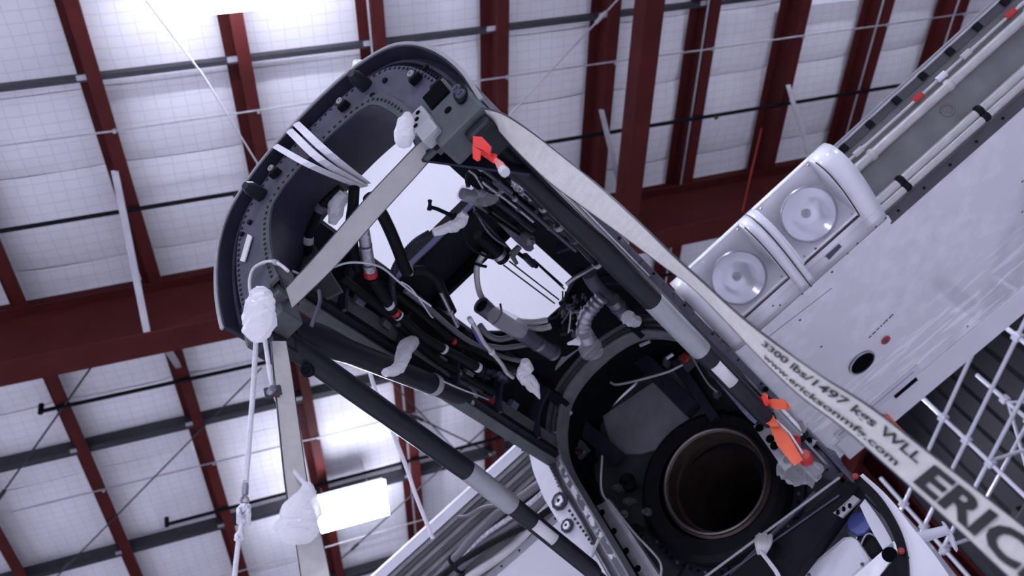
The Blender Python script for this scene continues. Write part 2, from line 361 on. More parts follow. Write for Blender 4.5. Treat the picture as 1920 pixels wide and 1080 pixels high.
rod(Wz(690, 670, 8.95), Wz(860, 850, 8.95), .010, 'faint bracing rod behind the upper mount tube')
wr = thing('hanging_wire', 'thin bright steel wire slanting up past the upper lamp', 'wire', tuple(Wz(490, 318, 8.6)))
wpart('strand', MB().tube([Wz(262, -15, 7.6), Wz(380, 140, 8.1), Wz(490, 318, 8.6)], .009, 6), ROPE, wr)
wpart('clip', MB().tube([Wz(484, 308, 8.58), Wz(494, 330, 8.62)], .025, 6), GALV, wr)
rl = tag(build('red_line', MB().tube([Wz(1428, 240, 8.5), Wz(1392, 396, 8.0)], .013, 6), mat('red_pipe_paint', (.22, .012, .012), .5), frame='W'), 'thin bright red pipe dropping in front of the girder', 'pipe')
# high bay lamps
def lamp(x, y, label):
    r = thing('high_bay_lamp', label, 'lamp', (x, y, Z0 + 8.5), 'high bay panel lamps')
    wpart('housing', MB().box((x - .55, y - .38, Z0 + 8.5), (x + .55, y + .38, Z0 + 8.58)), HOUS, r, bevel=.02)
    wpart('diffuser', MB().box((x - .57, y - .40, Z0 + 8.475), (x + .57, y + .40, Z0 + 8.499)), DIFF, r)
    for sx in (-.35, .35): wpart('hanger', MB().tube([(x + sx, y, Z0 + 8.58), (x + sx, y, Z0 + 9.42)], .008, 6), GALV, r)
    wpart('driver', MB().box((x - .2, y - .1, Z0 + 8.58), (x + .2, y + .1, Z0 + 8.66)), HOUS, r)
lamp(.36, 2.50, 'glaring high bay panel lamp at the top edge of the picture')
lamp(.62, 10.47, 'glaring high bay panel lamp behind the hanging plastic bag')
for k, (x, y) in enumerate([(-7.6, 2.4), (-7.6, 10.4), (8.4, 2.0), (8.6, 13.5), (.4, -5.6), (-7.6, -5.6), (8.4, -5.6)]):
    lamp(x, y, 'high bay panel lamp hanging outside the picture')
# walls
def wall(name, lo, hi, m, ribs=None):
    o = build(name, MB().box(lo, hi), m, frame='W'); o['kind'] = 'structure'; return o
wb = wall('wall_back', (-16, 23.8, 0), (12.2, 24, Z0 + 9.5), WALLD)
wr_ = wall('wall_right', (12.0, -14, 0), (12.2, 24, Z0 + 9.5), WALLD)
for k in range(44):
    y = 2 + k * .5
    build('wall_rib', MB().prism([(12.0, y, 0), (11.94, y + .05, 0), (11.94, y + .15, 0), (12.0, y + .2, 0)], (0, 0, Z0 + 9.4)), WALLD, wr_, frame='W')
for y in (14.3,):
    cc = thing('wall_column', 'dark red steel column standing against the dark wall behind the scaffold', 'column', (11.6, y, 0), kind='structure')
    wpart('web', MB().box((11.5, y - .01, 0), (11.93, y + .01, Z0 + 9.2)), mat('dark_red_paint', (.03, .005, .005), .6, spec=.1), cc)
    wpart('flange', MB().box((11.48, y - .15, 0), (11.5, y + .15, Z0 + 9.2)), mat('dark_red_paint', (.03, .005, .005), .6, spec=.1), cc)
    wpart('flange', MB().box((11.91, y - .15, 0), (11.93, y + .15, Z0 + 9.2)), mat('dark_red_paint', (.03, .005, .005), .6, spec=.1), cc)
# hangar side structure behind the scaffold: dark mezzanine front with ribs, red rim beam
mz = thing('mezzanine_front', 'dark ribbed sheet balustrade behind the scaffold', 'balustrade', (10.6, 9.5, 0), kind='structure')
for k in range(7):
    zc = 6.9 - k * .22
    wpart('rib_panel', MB().box((10.6, 7.4, zc - .2), (10.66, 11.6, zc - .02)), WALLD, mz, bevel=.02)
wpart('post', MB().box((10.66, 8.0, 0), (10.8, 8.2, 7.0)), WALLD, mz); wpart('post', MB().box((10.66, 11.0, 0), (10.8, 11.2, 7.0)), WALLD, mz)
# ---- scaffold tower
sx = 8.6
SC = thing('scaffold_tower', 'white tubular scaffold tower behind the wing trailing edge', 'scaffold', (sx, 8, 0))
k_ = sx / 8.0
def sc(a, b, r=.026, name='ledger'): wpart(name, MB().tube([a, b], r, 8), SCAF, SC, smooth=True)
def R(y, z, dx=0): return (sx + dx, y * k_, Z0 + z * k_)
for y in (8.0, 6.28, 9.75):
    for dx in (0, 1.1):
        sc((sx + dx, y * k_, 0), R(y, 5.86 if y != 6.28 else 5.75, dx), .028, 'upright')
        for z in (5.36, 4.95, 4.55, 2.4, .6): wpart('coupler', MB().obox(R(y, z, dx), (.05, 0, 0), (0, .05, 0), (0, 0, .05)), SCAF, SC, bevel=.01)
for z in (5.36, 4.95, 4.58, 3.6, 2.4, .6):
    sc(R(6.0, z), R(10.2, z))
    if z in (4.95, 3.6, 2.4, .6): sc(R(6.0, z, 1.1), R(10.2, z, 1.1))
for z in (4.58, 2.4, .6):
    for y in (8.0, 6.28, 9.75): sc(R(y, z), R(y, z, 1.1), name='transom')
for z0, z1 in ((5.3, 3.6), (3.6, 2.4)): sc(R(8.0, z0, 1.1), R(9.75, z1, 1.1), .02, 'diagonal_brace'); sc(R(6.28, z1, 1.1), R(8.0, z0, 1.1), .02, 'diagonal_brace')
for k in range(3): wpart('plank', MB().box((sx + .08 + k * .33, 6.1 * k_, Z0 + 3.62 * k_), (sx + .38 + k * .33, 10.1 * k_, Z0 + 3.62 * k_ + .05)), DKSTEEL, SC)

# ================================================================== AIRCRAFT (u = span to the right, v = aft, w = up)
tag(AIR, 'aircraft with an opened engine-less nacelle and white wing, overhead', 'aircraft')
def contour(half, wl, wr, n=7):
    """arch from the lower left, over the top, to the lower right: (u, w) points"""
    h = spline([(a, 0, c) for a, c in half], n); h = [(p[0], p[2]) for p in h]
    L = [(-a, c) for a, c in h if c >= wl][::-1]; Rr = [(a, c) for a, c in h if c >= wr]
    return L[:-1] + Rr if abs(L[-1][0]) < 1e-6 else L + Rr
def offset(C_, n):
    P = np.array(C_); T = np.gradient(P, axis=0); T /= np.linalg.norm(T, axis=1)[:, None]
    N = np.stack([T[:, 1], -T[:, 0]], 1)           # inward (arch runs left -> top -> right)
    return P + N * n
FRONT = [(0, 1.005), (.13, 1.0), (.28, .975), (.40, .93), (.53, .84), (.615, .70), (.665, .53), (.69, .35), (.695, .18), (.685, .05), (.675, -.08)]
FC = contour(FRONT, .12, -.06)
REAR = [(0, 1.10), (.12, 1.095), (.27, 1.06), (.40, .99), (.51, .87), (.59, .74), (.64, .60), (.66, .43), (.66, .15), (.66, -.05), (.66, -.40), (.66, -.62)]
RC = contour(REAR, -.40, -.60)
def arch(cont, prof):
    """closed profile of (inward offset, v) swept along the arch"""
    offs = [(offset(cont, n), v) for n, v in prof]
    return MB().sweep([[(o[i][0], v, o[i][1]) for o, v in offs] for i in range(len(cont))])
def along(cont, n, step, i0=0, i1=None):
    """points at equal steps along an offset arch with inward normals"""
    P = offset(cont, n); Q = offset(cont, n + .01); out = []; acc = 0
    for i in range(1, len(P)):
        d = np.linalg.norm(P[i] - P[i - 1]); acc += d
        while acc >= step:
            acc -= step; t = 1 - acc / d; p = P[i - 1] + (P[i] - P[i - 1]) * t; q = Q[i - 1] + (Q[i] - Q[i - 1]) * t
            out.append((p, (q - p) / .01))
    return out
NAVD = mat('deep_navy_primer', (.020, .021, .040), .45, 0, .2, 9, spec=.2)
# ---------------- front frame
fr = build('front_frame', arch(FC, [(.09, -.005), (.25, -.005), (.25, .02), (.09, .02)]), NAVL, AIR)
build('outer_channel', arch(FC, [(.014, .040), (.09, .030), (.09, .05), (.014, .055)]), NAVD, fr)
build('outer_lip', arch(FC, [(-.004, -.035), (.012, -.035), (.014, .30), (-.002, .30)]), NAV, fr)
build('channel_step', arch(FC, [(.045, .01), (.06, .01), (.06, .04), (.045, .04)]), NAV, fr)
build('rivet_strip', arch(FC, [(.25, -.014), (.305, -.014), (.305, .002), (.25, .002)]), GRN, fr)
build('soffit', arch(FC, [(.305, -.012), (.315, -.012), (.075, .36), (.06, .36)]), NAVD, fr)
build('edge_trim', arch(FC, [(-.012, -.042), (.004, -.042), (.004, -.033), (-.012, -.033)]), ALUL, fr)
rv = MB()
for n, v in ((.277, -.014), (.103, -.005)):
    for p, q in along(FC, n, .034): rv.disc((p[0], v, p[1]), (0, -1, 0), .0075, .006, 6)
for p, q in along(FC, .075, .028): rv.disc((p[0], .03, p[1]), (0, -1, 0), .007, .006, 6)
ro = build('face_rivets', rv, NAV, fr); ro['kind'] = 'stuff'; rv = MB()
for t in (.25, .5, .8):
    n = .31 - .245 * t; v = -.012 + .37 * t
    for p, q in along(FC, n, .05): rv.disc((p[0], v, p[1]), (q[0] * .8, -.55, q[1] * .8), .0042, .005, 6)
ro = build('soffit_rivets', rv, ALUL, fr); ro['kind'] = 'stuff'
def lug(px, py, s=.05, m=BLK):
    c = A(px, py, 'v', -.01); o = build('lug', MB().prism([c + (-s * .6, 0, -s * .5), c + (s * .6, 0, -s * .5), c + (s * .25, -.0, s * .7), c + (-.25 * s, 0, s * .7)], (0, -.035, 0)), m, fr, bevel=.006)
    build('lug_eye', MB().lathe(c + (0, -.036, .1 * s), (0, -1, 0), [(0, s * .34), (.008, s * .30), (.008, s * .16), (0, s * .14)], 12), ALUL, fr)
for p in ((782, 150), (648, 200), (520, 325)): lug(*p)
for (x, y, l) in ((685, 160, .09), (490, 365, .09)):     # rubber bumpers / pegs
    c = A(x, y, 'v', -.01); build('bumper_peg', MB().tube([c + (0, .02, 0), c + (.0, -.07, -.02), c + (.0, -.10, -.03)], [.036, .032, .018], 12), TUBE, fr, smooth=True)
c = pts('v', -.012, (452, 490), (466, 440), (474, 444), (460, 492)); build('data_plate', MB().prism(c, (0, -.006, 0)), LBL, fr)
for p in ((723, 152), (470, 418), (455, 440), (800, 128), (825, 155), (813, 165), (700, 180), (560, 262)):
    build('bolt_head', MB().disc(A(*p, 'v', -.006), (0, -1, 0), .013, .014, 6), BLK, fr)
# ---------------- mount brackets at the two frame feet
def bracket(s, dv, dw):
    X = lambda u, v, w_: (s * u, v + dv, w_ + dw)
    def bx(lo, hi):
        a, b_ = X(*lo), X(*hi); return MB().box(tuple(min(p, q) for p, q in zip(a, b_)), tuple(max(p, q) for p, q in zip(a, b_)))
    o = build('mount_bracket', bx((.455, -.055, -.13), (.675, .06, .10)), GRN, AIR, bevel=.015)
    build('bracket_window', bx((.50, -.05, .10), (.63, .05, .25)), GRN, o, bevel=.01)
    build('window_recess', bx((.515, -.058, .115), (.615, -.046, .235)), VOID, o, bevel=.006)
    build('lug_block', bx((.41, -.075, .04), (.50, .03, .17)), ALUL if s > 0 else GRN, o, bevel=.012)
    for k in range(3): build('bolt_hole', MB().disc(X(.435 + .018 * k, -.076, .075 + .03 * k), (0, -1, 0), .010, .004, 10), VOID, o)
    build('clamp_block', bx((.42, -.085, -.06), (.50, -.03, .03)), ALUL if s > 0 else GRN, o, bevel=.014)
    ov = [X(.640 + .030 * math.cos(a) + .012 * math.sin(a), -.056, .035 + .062 * math.sin(a)) for a in np.linspace(0, 2 * math.pi, 20, endpoint=False)]
    build('isolator', MB().prism(ov, (0, -.012, 0)), BLK, o, bevel=.003)
    for k_2 in (.058, .012): build('isolator_bolt', MB().lathe(X(.640, -.068, k_2), (0, -1, 0), [(0, .021), (.010, .020), (.010, .012), (.004, .010), (.018, .008), (.018, 0)], 12), NAVL, o, smooth=True)
    build('bracket_hole', MB().disc(X(.565, -.057, .02), (0, -1, 0), .016, .004, 12), VOID, o)
    build('strut_socket', bx((.55, -.03, -.19), (.66, .11, -.08)), TUBE, o, bevel=.02)
    return o
bracket(1, 0, .02); bracket(-1, .10, .16)
# ---------------- mount tubes (mirrored pairs)
def mount_tube(s):
    P = [V3((s * .585, .08, .13)), V3((s * .60, .26, .10)), V3((s * .60, 1.42, -.14)), V3((s * .60, 2.15, -.40)), V3((s * .60, 2.62, -.56))]
    Q = lambda v: V3((s * .60, v, float(np.interp(v, [.08, .26, 1.42, 2.15, 2.62], [.13, .10, -.14, -.40, -.56]))))
    P = [Q(v) for v in (.06, .25, .6, 1.0, 1.30)]
    o = build('lower_mount_tube', MB().tube(P, [.050, .050, .051, .051, .050], 20), TUBE, AIR, smooth=True)
    build('collar', MB().tube([Q(1.30), Q(1.31), Q(1.60 if s < 0 else 1.66), Q(1.61 if s < 0 else 1.67)], [.049, .0515, .0515, .049], 20), ALUL, o, smooth=True)
    build('tube_aft_section', MB().tube([Q(1.6), Q(2.0), Q(2.18), Q(2.22)], [.047, .047, .047, .035], 18), TUBE, o, smooth=True)
    c = Q(1.82); d = Q(1.9) - Q(1.74); d /= np.linalg.norm(d); toc = V3((.746 - c[0], -1.64 - c[1], -2.78 - c[2])); n = toc - d * (toc @ d); n /= np.linalg.norm(n); sd = np.cross(d, n)
    rows = []
    for k in range(7):
        a = math.radians(-38 + 76 * k / 6); e = math.cos(a) * n + math.sin(a) * sd; rows.append([c - d * .075 + e * .048, c + d * .075 + e * .048])
    build('tube_label', MB().grid(rows), LBL, o, smooth=True, solid=.002)
    build('fork_end', MB().tube([Q(.03), Q(.10), Q(.20), Q(.24)], [.045, .060, .060, .050], 16), TUBE, o, smooth=True)
    build('rear_lug', MB().bar(Q(2.2), (s * .60, 2.58, -.52), (.012, 0, 0), (0, .006, .03)), TUBE, o)
    T = lambda t: V3((s * (.585 + .0 * t), .22 + 1.95 * t, .20 + .60 * t))
    o2 = build('upper_mount_tube', MB().tube([T(0), T(.12), T(.2), T(.85), T(1)], [.072, .072, .058, .058, .052], 18), TUBE, AIR, smooth=True)
    for t in (.56, .74, .93): build('clamp_band', MB().tube([T(t), T(t + .008), T(t + .016), T(t + .024)], [.060, .063, .063, .060], 18), ALUL if s < 0 else TUBE, o2, smooth=True)
    if s < 0:
        wp = [T(t) + V3((.055, -.005 + .01 * math.sin(t * 30), -.03)) for t in np.linspace(.58, 1.0, 16)]
        build('lacing_wire', MB().tube(wp, .005, 6), WIREW, o2)
        c = T(.62); d = T(.65) - T(.62); d /= np.linalg.norm(d)
        c2 = T(.635) + V3((.02, -.036, -.045)); build('stencil_frame', MB().bar(c2 - d * .045, c2 + d * .045, (.004, .002, .018), (.001, -.001, 0)), NAVL, o2)
        build('wire_ferrule', MB().tube([wp[9], wp[10]], .011, 8), REDC, o2)
        build('wire_ferrule', MB().tube([wp[14], wp[15]], .010, 8), ALU, o2)
mount_tube(1); mount_tube(-1)
c = A(575, 695, 'u', -.62); nb = build('bolt_boss', MB().lathe(c, (.3, -.6, -.6), [(-.06, .0), (-.06, .026), (.0, .030), (.012, .026), (.012, .016), (.0, .014), (.0, .0)], 16), BLK, AIR, smooth=True)
# ---------------- upper shell behind the frame: shoulders, side walls, cross pieces round two openings
def shell_strip(a0, a1, v0, v1, nn=.05, step=.15):
    """part of the arch wall between two indices of the front contour; the shell rises to meet the rear frame"""
    P = offset(FC, nn)[a0:a1]; Q = offset(FC, nn - .012)[a0:a1]
    vs = [v0] + [v for v in np.arange(2.0, 2.6, step) if v0 < v < v1 - .02] + [v1]
    fl = lambda p, v: (p[0], v, p[1] * (1 + .17 * min(1, max(0, (v - 2.0) / .55))))
    mb = MB()
    for v_, v2 in zip(vs[:-1], vs[1:]):
        for i in range(len(P) - 1):
            mb.hexa([fl(P[i], v_), fl(P[i + 1], v_), fl(P[i + 1], v2), fl(P[i], v2), fl(Q[i], v_), fl(Q[i + 1], v_), fl(Q[i + 1], v2), fl(Q[i], v2)])
    return mb
P5 = offset(FC, .05)
iL0 = next(i for i, p in enumerate(P5) if p[1] > .60); iL1 = next(i for i, p in enumerate(P5) if p[0] > -.33)
iR0 = next(i for i, p in enumerate(P5) if p[0] > .35); iR1 = len(P5)
sh = build('left_shoulder_skin', shell_strip(iL0, iL1 + 1, .34, 2.62), INT, AIR)
shr = build('right_shoulder_skin', shell_strip(iR0 - 1, iR1, .10, 2.62), INT, AIR)
build('cross_skin', shell_strip(iL1 - 1, iR0 + 1, .92, 1.22), INT, AIR)
build('aft_roof_skin', shell_strip(iL1 - 1, iR0 + 1, 1.96, 2.62), INT, AIR)
# corner gussets that turn the rear opening into an octagon
for (u0, v0, u1, v1) in ((-.34, 1.22, -.34, 1.36), (.36, 1.22, .36, 1.34), (-.34, 1.96, -.34, 1.58), (.36, 1.96, .36, 1.80)):
    sgn = 1 if u0 < 0 else -1
    build('corner_gusset', MB().prism([(u0, v0, .945), (u0 + sgn * (.14 if v0 < 1.5 else .26), v0, .945), (u0, v1, .945)], (0, 0, -.02)), INT, AIR)
# edge stringers and ribs
for u, v0, v1, w_, m in ((-.34, .34, 2.6, .93, INT), (.36, .34, 2.6, .93, INT), (-.60, .42, 2.6, .62, GRN), (-.56, .42, 2.6, .64, INT), (.655, .1, 2.6, .30, INT)):
    build('stringer', MB().box((u - .02, v0, w_ - .04), (u + .02, v1, w_ + .012)).box((u - .045, v0, w_ - .045), (u + .02, v1, w_ - .036)), m, AIR)
build('cross_frame', MB().box((-.36, .905, .86), (.38, .93, .975)).box((-.36, 1.20, .86), (.38, 1.225, .975)), BLK, AIR)
build('cross_frame_lip', MB().bar((-.36, .898, .87), (.38, .898, .87), (0, .004, 0), (0, 0, .022)), mat('indigo_primer', (.06, .06, .16), .45), AIR)
for v in (.62, 1.05, 1.5, 1.9, 2.3):
    P = offset(FC, .06)[iL0:iL1]; Q = offset(FC, .13)[iL0:iL1]
    build('side_rib', MB().sweep([[(p[0], v, p[1]), (q[0], v, q[1]), (q[0], v + .02, q[1]), (p[0], v + .02, p[1])] for p, q in zip(P, Q)]), NAV, sh)
    P = offset(FC, .06)[iR0 + 2:iR1 - 3]; Q = offset(FC, .11)[iR0 + 2:iR1 - 3]
    build('side_rib', MB().sweep([[(p[0], v, p[1]), (q[0], v, q[1]), (q[0], v + .02, q[1]), (p[0], v + .02, p[1])] for p, q in zip(P, Q)]), NAV, shr)
# sloping inner liner of the left side with gussets and holes
gl = build('left_liner', MB().prism([(-.60, .42, .60), (-.60, 2.55, .60), (-.50, 2.55, .70), (-.50, .42, .74)], (-.012, 0, .012)), GRN, AIR)
for k in range(16):
    v = .5 + k * .13; build('liner_hole' if k % 3 else 'liner_boss', MB().disc((-.553, v, .645 + .02 * (k % 2)), (.7, 0, -.7), .012 if k % 3 else .02, .006, 8), VOID if k % 3 else NAVL, gl)
gp = build('corner_plate', MB().prism([A(545, 440, 'v', .38), A(575, 440, 'v', .38), A(640, 545, 'v', .38), A(610, 560, 'v', .38), A(530, 505, 'v', .38)], (0, .015, 0)), GRN, AIR)
for p in ((550, 472), (563, 492), (580, 500), (565, 512), (590, 520), (547, 492)): build('plate_hole', MB().disc(A(*p, 'v', .378), (0, -1, 0), .009, .004, 8), VOID, gp)
# ---------------- rear horseshoe frame (firewall)
RING = mat('rear_ring_primer', (.105, .11, .122), .42, 0, .2, 10, spec=.25); RBEAD = mat('rear_ring_bead', (.22, .22, .245), .4, .2, .2, 14)
rf = build('rear_frame', arch(RC, [(.0, 2.58), (.105, 2.58), (.105, 2.62), (.0, 2.62)]), RING, AIR)
build('outer_bead', arch(RC, [(.0, 2.555), (.012, 2.555), (.012, 2.58), (.0, 2.58)]), RBEAD, rf, )
build('mid_bead', arch(RC, [(.046, 2.568), (.056, 2.568), (.056, 2.58), (.046, 2.58)]), RBEAD, rf)
build('inner_bead', arch(RC, [(.098, 2.54), (.110, 2.54), (.110, 2.66), (.098, 2.66)]), RBEAD, rf)
for p, q in along(RC, .078, .26): build('frame_hole', MB().disc((p[0], 2.579, p[1]), (0, -1, 0), .016, .004, 12), VOID, rf)
tunnel = build('tunnel_wall', arch(RC, [(.02, 2.62), (.03, 2.62), (.03, 3.12), (.02, 3.12)]), BLK, AIR)
# worn left leg and white primed plate outside it
def leg_strip(n0, n1, v0, v1, w0, w1):
    cc = [p for p in RC if p[0] < -.5 and w0 <= p[1] <= w1]; return arch(cc, [(n0, v0), (n1, v0), (n1, v1), (n0, v1)])
build('worn_leg_strip', leg_strip(.058, .10, 2.560, 2.58, -.40, .80), WORN, rf)
sp = build('side_plate', MB().prism([A(*p, 'v', 2.54) for p in ((985, 822), (1010, 832), (1018, 838), (1030, 876), (1050, 915), (1088, 976), (1113, 1024), (1108, 1042), (1060, 1000), (1020, 935), (1000, 885))], (0, .03, 0)), WPRIM, AIR)
for p, r_ in (((1050, 940), .060), ((1064, 986), .045)):
    c = A(*p, 'v', 2.535)
    build('boss_ring', MB().lathe(c, (0, -1, 0), [(0, r_), (.008, r_), (.008, r_ * .6), (0, r_ * .6)], 9), NAV, sp)
    build('boss', MB().lathe(c, (0, -1, 0), [(0, r_ * .62), (.02, r_ * .55), (.02, r_ * .22), (-.01, r_ * .2), (-.01, .0)], 14), WORN, sp, smooth=True)
rvb = MB()
for k in range(9): rvb.disc(A(1068 + 5.2 * k, 958 + 7.6 * k, 'v', 2.538), (0, -1, 0), .009, .006, 8)
for k in range(14): rvb.disc(A(1013 + 2.6 * k, 826 + 6.6 * k, 'v', 2.538), (0, -1, 0), .005, .004, 6)
o = build('rivets', rvb, NAV, sp); o['kind'] = 'stuff'
build('hinge_fitting', MB().prism([A(*p, 'v', 2.5) for p in ((952, 800), (962, 796), (976, 826), (974, 838), (966, 832))], (0, .04, 0)), NAVL, sp, bevel=.006)
build('hinge_hole', MB().disc(A(980, 842, 'v', 2.53), (0, -1, 0), .016, .006, 10), VOID, sp)
# aluminium channel with holes inside the left leg
c = [A(*p, 'v', 2.75) for p in ((1118, 948), (1138, 938), (1226, 1078), (1200, 1082))]
al = build('aluminium_channel', MB().prism(c, (0, .03, 0)), ALU, AIR, bevel=.004)
build('channel_flange', MB().prism([A(*p, 'v', 2.72) for p in ((1134, 938), (1141, 935), (1234, 1076), (1226, 1080))], (0, .05, 0)), ALU, al)
for p in ((1129, 961), (1151, 996), (1174, 1033), (1196, 1066)): build('channel_hole', MB().disc(A(*p, 'v', 2.748), (0, -1, 0), .020, .004, 12), VOID, al)
# ---------------- rear bulkhead, duct
DC = A(1345, 905, 'v', 3.0); DC = V3((DC[0], 3.0, DC[2]))
def holed_bulkhead(poly, cx, cz, r, v0, v1, n=96):
    """plate with a round hole"""
    rings = []
    for k in range(n + 1):
        a = 2 * math.pi * k / n; d = np.array([math.cos(a), math.sin(a)]); best = 9
        for i in range(len(poly)):
            p, e = np.array(poly[i]), np.array(poly[(i + 1) % len(poly)]) - np.array(poly[i]); M_ = np.array([[d[0], -e[0]], [d[1], -e[1]]])
            if abs(np.linalg.det(M_)) < 1e-9: continue
            t, s_ = np.linalg.solve(M_, p - (cx, cz))
            if t > 0 and -1e-6 <= s_ <= 1 + 1e-6: best = min(best, t)
        i_, o_ = (cx + d[0] * r, cz + d[1] * r), (cx + d[0] * best, cz + d[1] * best)
        rings.append([(i_[0], v0, i_[1]), (o_[0], v0, o_[1]), (o_[0], v1, o_[1]), (i_[0], v1, i_[1])])
    return MB().sweep(rings, caps=False)
bh = build('rear_bulkhead', holed_bulkhead([(-.66, -.75), (.66, -.75), (.66, .9), (.4, 1.05), (-.4, 1.05), (-.66, .9)], DC[0] - .03, DC[2] + .01, .40, 3.12, 3.15), BHD, AIR, weld=True)
build('skin_panel', MB().prism([A(*p, 'v', 3.08) for p in ((1262, 692), (1335, 790), (1240, 840), (1200, 850), (1150, 850), (1130, 780))], (0, .02, 0)), PANEL, bh)
for a, b_, wd in (((1050, 765), (1160, 860), .05), ((1180, 650), (1300, 770), .055), ((1270, 680), (1345, 790), .03)):
    p, q = A(*a, 'v', 2.98), A(*b_, 'v', 2.98); d = q - p; d /= np.linalg.norm(d); n = np.cross(d, (0, 1, 0))
    build('diagonal_stiffener', MB().bar(p, q, n * wd, (0, .04, 0)), NAV, bh)
for p in ((1080, 845), (1290, 670)):
    c = A(*p, 'v', 2.9); g2 = build('gusset_fitting', MB().prism([c + (-.07, 0, -.06), c + (.08, 0, -.05), c + (.07, 0, .05), c + (-.05, 0, .06)], (0, .05, 0)), GRN, bh, bevel=.008)
    build('red_plug', MB().disc(c + (-.01, -.005, .0), (0, -1, 0), .035, .02, 12), REDC, g2)
    build('pin', MB().tube([c + (.0, -.02, .0), c + (.06, -.06, -.10)], .012, 8), STEEL, g2)
DC = A(1345, 905, 'v', 3.0); DC = V3((DC[0], 3.0, DC[2]))
du = build('exhaust_duct', MB().lathe(DC, (0, 1, 0), [(-.03, .350), (-.045, .338), (-.03, .315), (.05, .305), (.35, .30), (1.5, .29), (1.5, .305), (.0, .34)], 48), DUCT, AIR, smooth=True)
build('duct_seal', MB().lathe(DC + (-.035, 0, .02), (0, 1, 0), [(-.02, .345), (-.03, .44), (.0, .475), (.10, .48), (.12, .44), (.12, .27)], 48), RUB, du, smooth=True)
build('duct_lip_bead', MB().lathe(DC, (0, 1, 0), [(-.052, .332), (-.060, .325), (-.052, .317), (-.044, .325)], 48, True), mat('dull_lip_steel', (.20, .18, .18), .4, .6, .2), du, smooth=True)
build('inner_ring', MB().lathe(DC, (0, 1, 0), [(.055, .304), (.05, .285), (.075, .285), (.08, .304)], 48), DUCT, du, smooth=True)
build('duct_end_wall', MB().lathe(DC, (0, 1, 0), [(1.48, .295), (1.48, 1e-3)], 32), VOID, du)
for k in range(64):
    a = 2 * math.pi * k / 64; c = DC + (-.03 + .505 * math.cos(a), .08, .01 + .505 * math.sin(a)); build('flange_bolt', MB().disc(c, (0, -1, 0), .012, .016, 6), BLK if k % 4 else NAVL, du)
build('flange_ring', MB().lathe(DC + (-.03, 0, .01), (0, 1, 0), [(.085, .47), (.08, .53), (.10, .535), (.11, .47)], 48), NAV, du)
for k, (a, b_) in enumerate((((1290, 1050), (1270, 1085)), ((1365, 1045), (1367, 1085)), ((1470, 960), (1500, 975)), ((1205, 1000), (1180, 1060)))):
    p, q = A(*a, 'v', 3.08), A(*b_, 'v', 3.08); build('panel_seam', MB().tube([p, q], .008, 6), BLK, bh)
# cables and small fittings in the firewall bay
def hose(name, path, r, m, parent=AIR, n=6, seg=10, rings=None, **k):
    P = spline(path, n); o = build(name, MB().tube(P, r, seg), m, parent, smooth=True, **k)
    if rings:
        for t, mm_, l, rr in rings:
            i = min(len(P) - 2, int(t * (len(P) - 1))); d = P[i + 1] - P[i]; d /= np.linalg.norm(d)
            build('band', MB().tube([P[i] - d * l, P[i] - d * l * .8, P[i] + d * l * .8, P[i] + d * l], [r, r * rr, r * rr, r], 12), mm_, o, smooth=True)
    return o
def corrugated(name, path, r, m, parent=AIR, pitch=.013, n=10):
    P = spline(path, n); D = [0]
    for i in range(1, len(P)): D.append(D[-1] + np.linalg.norm(P[i] - P[i - 1]))
    L_ = D[-1]; k = max(4, int(L_ / pitch * 2)); Q = []; rr = []
    for i in range(k + 1):
        s = L_ * i / k; Q.append(np.array([np.interp(s, D, [p[a] for p in P]) for a in range(3)])); rr.append(r * (1 if i % 2 else .84))
    return build(name, MB().tube(Q, rr, 12), m, parent, smooth=True)
hose('bent_wire', pts('v', 2.75, (1145, 717), (1158, 721), (1200, 712), (1250, 698), (1280, 684)), .008, PIPE)
hose('fuel_line', pts('v', 2.7, (1129, 855), (1128, 920), (1150, 950), (1190, 1000), (1232, 1045), (1240, 1065), (1238, 1085)), .007, PIPE)
hose('thin_line', pts('v', 2.7, (1290, 655), (1325, 715), (1345, 735)), .006, PIPE)
for (x, y) in ((1345, 740), (1180, 940), (1160, 915), (1170, 965), (1110, 860), (1335, 700), (1250, 680), (1195, 990), (1215, 960)):
    c = A(x, y, 'v', 2.95); d = V3((random.uniform(-.5, .5), -1, random.uniform(-.5, .5)))
    o = build('pipe_fitting', MB().lathe(c, d, [(-.05, 0), (-.05, .018), (-.01, .018), (-.01, .028), (.015, .028), (.015, .016), (.05, .016), (.05, 0)], 6), random.choice([NAVL, STEEL, GRN, BLK]), bh)
for a, b_ in (((1200, 648), (1219, 640)), ((1055, 790), (1072, 772)), ((1250, 672), (1262, 664))):
    p, q = A(*a, 'v', 2.66), A(*b_, 'v', 2.66); build('latch_pin', MB().tube([p, q], .011, 8), ALU, rf, smooth=True)
for (x, y, r_) in ((1075, 815, .04), (1175, 900, .05), (1110, 905, .03)):
    c = A(x, y, 'v', 2.95); build('actuator_body', MB().lathe(c, (.3, -1, -.2), [(-.1, 0), (-.1, r_), (-.02, r_ * 1.1), (.0, r_ * .6), (.05, r_ * .5), (.05, 0)], 12), BLK, bh, smooth=True)
